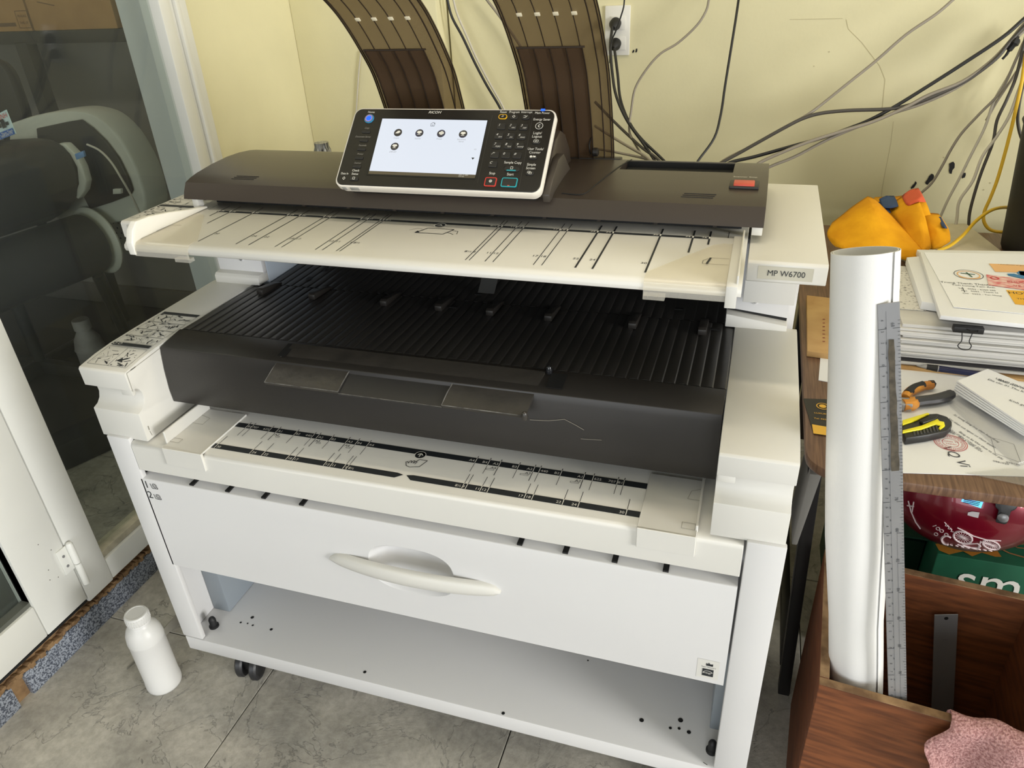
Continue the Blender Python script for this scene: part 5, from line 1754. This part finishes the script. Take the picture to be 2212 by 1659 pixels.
cable([(1640, -80), (1700, 0), (1830, 170), (1980, 400), (2100, 700)], 'grey', .0042, 1.48, 'grey cable passing behind the right smoked guide from above', 1.48, Z2)
cable([(760, 380), (745, 520), (735, 660), (725, 820), (715, 1000)], 'white', .0028, 1.437, 'thin cream cable on the corner pilaster', 1.437, Z2)
cable([(1750, -60), (1680, 0), (1550, 110), (1330, 260), (1100, 460), (900, 620), (700, 780), (590, 860), (430, 950), (200, 1080), (0, 1180), (-120, 1260)], 'grey', .0040, 1.43, 'straight grey cable slanting across the wall, highest on the right', 1.25, Z4)
cable([(2330, 40), (2212, 140), (2050, 280), (1750, 480), (1500, 640), (1240, 800), (1050, 900), (900, 960), (700, 1030), (450, 1100), (200, 1170), (30, 1210), (-100, 1270)], 'black', .0048, 1.40, 'black cable slanting across the wall, darkest of the bundle', 1.25, Z4)
cable([(2330, 90), (2212, 200), (2100, 320), (2000, 440), (1800, 590), (1600, 690), (1400, 770), (1220, 812), (900, 825), (700, 845), (560, 885), (430, 950), (250, 1050), (90, 1140), (-20, 1200), (-120, 1260)], 'dark', .0046, 1.41, 'dark grey cable with a level stretch in the middle of the wall', 1.25, Z4)
cable([(2330, 60), (2212, 180), (2080, 340), (1950, 470), (1750, 610), (1500, 710), (1350, 790), (1200, 860), (1050, 920), (850, 980), (600, 1060), (400, 1140), (230, 1220), (140, 1300)], 'grey', .0044, 1.42, 'brown grey cable of the slanting bundle, second lowest', 1.24, Z4)
cable([(2330, 110), (2200, 240), (2090, 345), (1900, 520), (1700, 660), (1450, 775), (1250, 840), (1000, 935), (750, 1040), (500, 1170), (310, 1247), (180, 1330)], 'grey', .0040, 1.43, 'lowest brown grey cable of the slanting bundle', 1.26, Z4)
cable([(2290, 180), (2212, 310), (2150, 450), (2040, 680), (1880, 850), (1750, 990), (1670, 1110), (1600, 1240), (1520, 1370), (1410, 1470), (1330, 1570)], 'grey', .0036, 1.46, 'grey cable ending behind the yellow cloth', 1.42, Z4)
cable([(2260, 240), (2190, 370), (2100, 560), (1990, 750), (1920, 950), (1820, 1150), (1720, 1350), (1640, 1500), (1560, 1680), (1500, 1800)], 'white', .0036, 1.47, 'pale cable left of the dark hanging pair', 1.42, Z4)
cable([(2230, 250), (2200, 380), (2150, 580), (2080, 750), (2010, 900), (1980, 1060), (1900, 1270), (1850, 1420), (1810, 1570), (1800, 1660), (1800, 1760)], 'dark', .0040, 1.455, 'dark brown cable hanging down to the desk', 1.36, Z4)
cable([(2230, 520), (2170, 680), (2100, 870), (2000, 1030), (1900, 1170), (1830, 1350), (1730, 1500), (1710, 1640), (1680, 1770), (1650, 1900)], 'white', .0040, 1.445, 'light grey cable hanging beside the yellow one', 1.33, Z4)
cable([(2250, 200), (2212, 430), (2140, 560), (2060, 680), (1990, 790), (1930, 900)], 'grey', .0034, 1.475, 'short grey cable joining the hanging cables at the right edge', 1.475, Z4)
cable([(2230, 380), (2212, 500), (2190, 640), (2120, 950), (2060, 1180), (2010, 1350), (1960, 1480), (1920, 1570), (1910, 1640), (1940, 1700), (2000, 1728), (2090, 1730), (2170, 1710)], 'yellow', .0044, 1.44, 'yellow cable hanging at the right with a loop above the desk', 1.34, Z4)
cable([(2190, 1575), (2140, 1558), (2060, 1548), (1960, 1573), (1850, 1653), (1760, 1753), (1660, 1833), (1560, 1873)], 'yellow', .0042, 1.38, 'yellow cable running low towards the yellow cloth', 1.10, Z4)
cable([(2230, 560), (2190, 700), (2165, 870), (2180, 990), (2230, 1120)], 'dark', .0040, 1.45, 'blue grey cable bowing in at the right edge', 1.45, Z4)
c = on(2188, 97, 'y', 1.40)
tag(mk('cable_tie', B().tube(cr([on(2165, 128, 'y', 1.39), on(2174, 118, 'y', 1.39), on(2180, 108, 'y', 1.39), on(2190, 95, 'y', 1.39), on(2198, 80, 'y', 1.40)], 4), [.003]*4+[.0035]*4+[.007]*4+[.011]*3+[.005]*2, 7), RUBBER), 'torn black tape tie on the cable bundle at the right', 'tie')
# marker-like object behind the hood
mb = on(695, 316, 'y', .90)
tag(mk('glass_jar', B().lathe([(.022, 0), (.023, .004), (.023, .14), (.019, .15), (.019, .16)], (mb.x, .90, mb.z-.15), 24), pm('silver_grey_label', (176, 176, 170), .3, rgb2=(40, 40, 42), vscale=50, stretch=(4, 4, .2))), 'small silver and black canister peeking over the scanner hood', 'canister')
tag(mk('stool', B().box(mb.x-.15, mb.x+.15, .78, 1.08, mb.z-.175, mb.z-.1505).box(mb.x-.14, mb.x-.11, .79, .82, 0, mb.z-.175).box(mb.x+.11, mb.x+.14, .79, .82, 0, mb.z-.175).box(mb.x-.14, mb.x-.11, 1.04, 1.07, 0, mb.z-.175).box(mb.x+.11, mb.x+.14, 1.04, 1.07, 0, mb.z-.175), WOOD), 'plain stool behind the printer carrying the canister', 'stool')

# ================================================================== BEHIND THE GLASS
PY = 1.10
pt = thing('plotter', 'dark plotter with a cream rounded end panel behind the glass', 'plotter', (-1.65, .6, 0))
CREAM = pm('plotter_cream', (196, 196, 182), .45, var=.05)
PDARK = pm('plotter_black', (34, 34, 34), .5, var=.15)
def o2(px, py, y=PY):
    p = on(px, py, 'y', y)
    return (p.x, p.z)
LV = V((-.16, -1.0, 0)).normalized()
def extr(pts, y, length, mat, name, bev=.004, ang=40):
    P = [V((x, y, z)) for x, z in pts]
    return mk(name, B().prism(P, LV*length), mat, pt, bev=bev, ang=ang)
endp = cr([(o2(*p)[0], o2(*p)[1], 0) for p in ((25, 268), (80, 250), (140, 240), (180, 241), (218, 254), (258, 290), (292, 345), (314, 400), (322, 440), (318, 462))], 3)
out = [(p.x, p.y) for p in endp] + [o2(*p) for p in ((318, 470), (250, 484), (180, 492), (120, 470), (25, 440))]
extr(out, PY+.10, .10, CREAM, 'end_panel', .010)
inner = [o2(*p) for p in ((85, 276), (150, 262), (180, 257), (205, 275), (235, 305), (262, 342), (284, 388), (291, 410), (286, 420), (245, 436), (200, 450), (185, 420), (100, 420))]
extr(inner, PY-.002, .010, PDARK, 'end_recess', .003)
extr([o2(*p) for p in ((255, 405), (272, 405), (272, 415), (255, 416))], PY-.001, .02, CREAM, 'button_row', .001)
drum = [o2(*p) for p in ((-30, 300), (60, 291), (120, 287), (150, 290), (175, 303), (195, 330), (206, 372), (203, 412), (186, 440), (150, 462), (60, 470), (-30, 465))]
extr(drum, PY-.06, 1.5, PDARK, 'cover', .02, 60)
cl = [o2(*p) for p in ((163, 300), (178, 300), (200, 322), (214, 350), (222, 380), (218, 400), (205, 418), (196, 412), (206, 385), (203, 350), (188, 322))]
extr(cl, PY-.045, .025, CREAM, 'collar', .004)
a_ = on(174, 335, 'y', .98)
mk('blue_lever', B().obox(a_, V((1, .3, .3)).normalized(), V((-.3, 1, 0)).normalized(), (0, 0, 1), .016, .006, .009), pm('lever_blue', (96, 140, 190), .4), pt, bev=.002)
rc = on(196, 525, 'y', PY-.05)
mk('take_up_roll', B().lathe([(.10, 0), (.105, .01), (.105, 1.5)], rc, 36, LV), PDARK, pt, ang=60)
mk('roll_flange', B().lathe([(.118, 0), (.120, .006), (.112, .014)], rc - LV*.03, 36, LV), CREAM, pt, ang=60)
lp0, lp1 = on(210, 590, 'y', 1.02), on(262, 700, 'y', 1.16)
mk('leg', B().tube([lp0, lp0 + (lp1-lp0)*2.2], .022, 10), PDARK, pt)
lower = [o2(*p) for p in ((178, 440), (322, 470), (300, 520), (262, 560), (190, 560), (178, 500))]
extr(lower, PY+.10, .05, CREAM, 'side_skirt', .006)
hp_ = Print((0, PY+.047, 0), (1, 0, 0), (0, 0, 1), .003)
for r_ in range(6):
    for c_ in range(7):
        a, c = hp_.uv(226 + c_*11 - r_*2, 470 + r_*11)
        hp_.disc(a, c, .0035, 8)
hp_.make('perforation', DARK, pt)
mk('stand_body', B().prism([(-2.0, -.3, .0), (-1.45, .95, .0), (-1.55, 1.0, .0), (-2.1, -.25, 0)], (0, 0, .10)), PDARK, pt, bev=.01)
# thin white cable over the plotter
tag(mk('cable', B().tube(cr([on(188, 312, 'y', 1.0), on(215, 325, 'y', 1.0), on(240, 350, 'y', 1.0), on(262, 385, 'y', 1.0), on(285, 425, 'y', 1.02), on(302, 460, 'y', 1.05)], 5), .0035, 8), CM['white']), 'thin white cable draped over the plotter end behind the glass', 'cable')
# advert card propped on the plotter
fl = [on(-35, 262, 'y', .70), on(13, 237, 'y', .70), on(34, 289, 'y', .70), on(-20, 310, 'y', .70)]
card = tag(mk('advert_card', B().prism(fl, (0, .002, 0)), pm('card_pale_blue', (205, 224, 226), .5)), 'small advert card with red and blue print stuck on the glass side', 'card')
up_ = (fl[1]-fl[2]).normalized()
rt_ = (fl[2]-fl[3]).normalized()
q = Print(fl[3] - V((0, .0015, 0)), rt_, up_, .0012)
w_, h_ = (fl[2]-fl[3]).length, (fl[1]-fl[2]).length
if q.n.y > 0:
    q.n = -q.n
q.rect(0, 0, w_, h_*.26).make('card_print', pm('card_blue', (40, 96, 178), .5), card)
q.b = B()
q.lift = .002
q.text('THAI BÌNH', w_*.99, h_*.80, .018, align='R').make('card_print', pm('card_red', (206, 60, 60), .5), card)
q.b = B()
q.text('KP. Thuan Viet, Thuan Thanh', w_*.98, h_*.17, .009, align='R').text('Hotline: 0909.690.979', w_*.95, h_*.07, .009, align='R').make('card_print', INKW, card)
q.b = B()
q.rect(w_*.68, h_*.36, w_*.82, h_*.70).rect(w_*.84, h_*.42, w_*.94, h_*.56).rect(w_*.55, h_*.42, w_*.66, h_*.6).rect(w_*.64, h_*.64, w_*.80, h_*.72).make('card_print', INK, card)
# bottle on the far floor
b2 = thing('bottle', 'dusty white bottle with stained neck on the floor behind the glass', 'bottle', tuple(on(218, 815, 'z', 0)))
bc_ = on(219, 815, 'z', 0)
DUST = pm('dusty_plastic', (168, 164, 158), .6, rgb2=(132, 126, 120), vscale=10)
mk('body', B().lathe([(.05, 0), (.055, .005), (.055, .135), (.058, .142), (.055, .150), (.048, .185), (.032, .212), (.026, .220), (.026, .228)], bc_, 32), DUST, b2, ang=50)
mk('cap', B().lathe([(.029, .224), (.033, .226), (.033, .262), (.030, .268), (.001, .268)], bc_, 28), DUST, b2, ang=50)
# shelf with cardboard cartons, far wall
SY = 1.62
shf = thing('shelf', 'dark metal shelf carrying brown cartons behind the glass', 'shelf', (-2.2, SY, 0))
a, b = on(-40, 78, 'y', SY), on(272, 62, 'y', SY)
mk('board', B().box(a.x-.5, b.x+.35, SY, SY+.22, b.z-.045, b.z), PDARK, shf, bev=.003)
p0, p1 = on(42, 90, 'y', SY), on(85, 245, 'y', SY)
mk('upright', B().box(p0.x-.03, p0.x+.03, SY, SY+.05, 0, p0.z), PDARK, shf, bev=.002)
mk('upright', B().box(b.x+.25, b.x+.31, SY, SY+.05, 0, b.z-.045), PDARK, shf, bev=.002)
CARD = pm('brown_cardboard', (186, 142, 84), .75, rgb2=(170, 126, 72), vscale=8)
for (x0, x1, lab) in ((-80, 72, 'brown carton with printed handling mark, left on the shelf behind the glass'), (76, 258, 'plain brown carton with a tape seam, right on the shelf behind the glass')):
    u0, u1 = on(x0, 60, 'y', SY+.02).x, on(x1, 60, 'y', SY+.02).x
    cn = tag(mk('carton', B().box(u0, u1, SY+.012, SY+.215, b.z+.0005, b.z+.42), CARD, bev=.004), lab, 'carton', 'cartons behind the glass')
    q = Print((0, SY+.012, 0), (1, 0, 0), (0, 0, 1), .001)
    if x0 < 0:
        a_, c_ = q.uv(50, 42)
        q.frame(a_-.03, c_-.03, a_+.03, c_+.03, .002).text('FRAGILE', a_, c_+.012, .012).text('THIS UP', a_, c_-.012, .012)
        q.rect(q.uv(-10, 58)[0], q.uv(0, 58)[1], q.uv(34, 50)[0], q.uv(0, 50)[1])
    else:
        q.line(q.uv(80, 4), q.uv(118, 12), .003).line((u0+.01, b.z+.30), (u1-.01, b.z+.30), .002)
    q.make('carton_print', pm('carton_brown_ink', (110, 78, 44), .8), cn)
ch = thing('office_chair', 'black office chair back at the far left behind the glass', 'chair', (-2.6, 1.4, 0))
c0 = on(8, 208, 'y', 1.35)
mk('backrest', B().prism([(c0.x + .16*math.copysign(abs(math.cos(t))**.5, math.cos(t))-.10, 1.35, c0.z + .13*math.copysign(abs(math.sin(t))**.5, math.sin(t))) for t in [2*math.pi*k/28 for k in range(28)]], (0, .05, 0)), PDARK, ch, bev=.012)
mk('stem', B().cyl((c0.x-.10, 1.39, .40), (c0.x-.10, 1.39, c0.z-.1), .02, n=12), PDARK, ch)
mk('seat', B().box(c0.x-.32, c0.x+.12, .95, 1.36, .40, .46), PDARK, ch, bev=.02)
mk('gas_lift', B().cyl((c0.x-.10, 1.15, .06), (c0.x-.10, 1.15, .40), .025, n=12), PDARK, ch)
mk('foot', B().box(c0.x-.40, c0.x+.20, 1.13, 1.17, 0, .06).box(c0.x-.12, c0.x-.08, .86, 1.44, 0, .06), PDARK, ch, bev=.01)
# grey cabinet seen low behind the door
tag(mk('cabinet', B().box(-1.75, -1.15, -.5, .10, .001, .26).box(-1.7, -1.2, -.45, .05, .2605, .30), pm('pale_cabinet', (150, 158, 154), .6), bev=.004), 'low pale grey cabinet behind the door glass', 'cabinet')
for o in list(bpy.data.objects):
    if o.type == 'EMPTY' and not o.children:
        bpy.data.objects.remove(o)
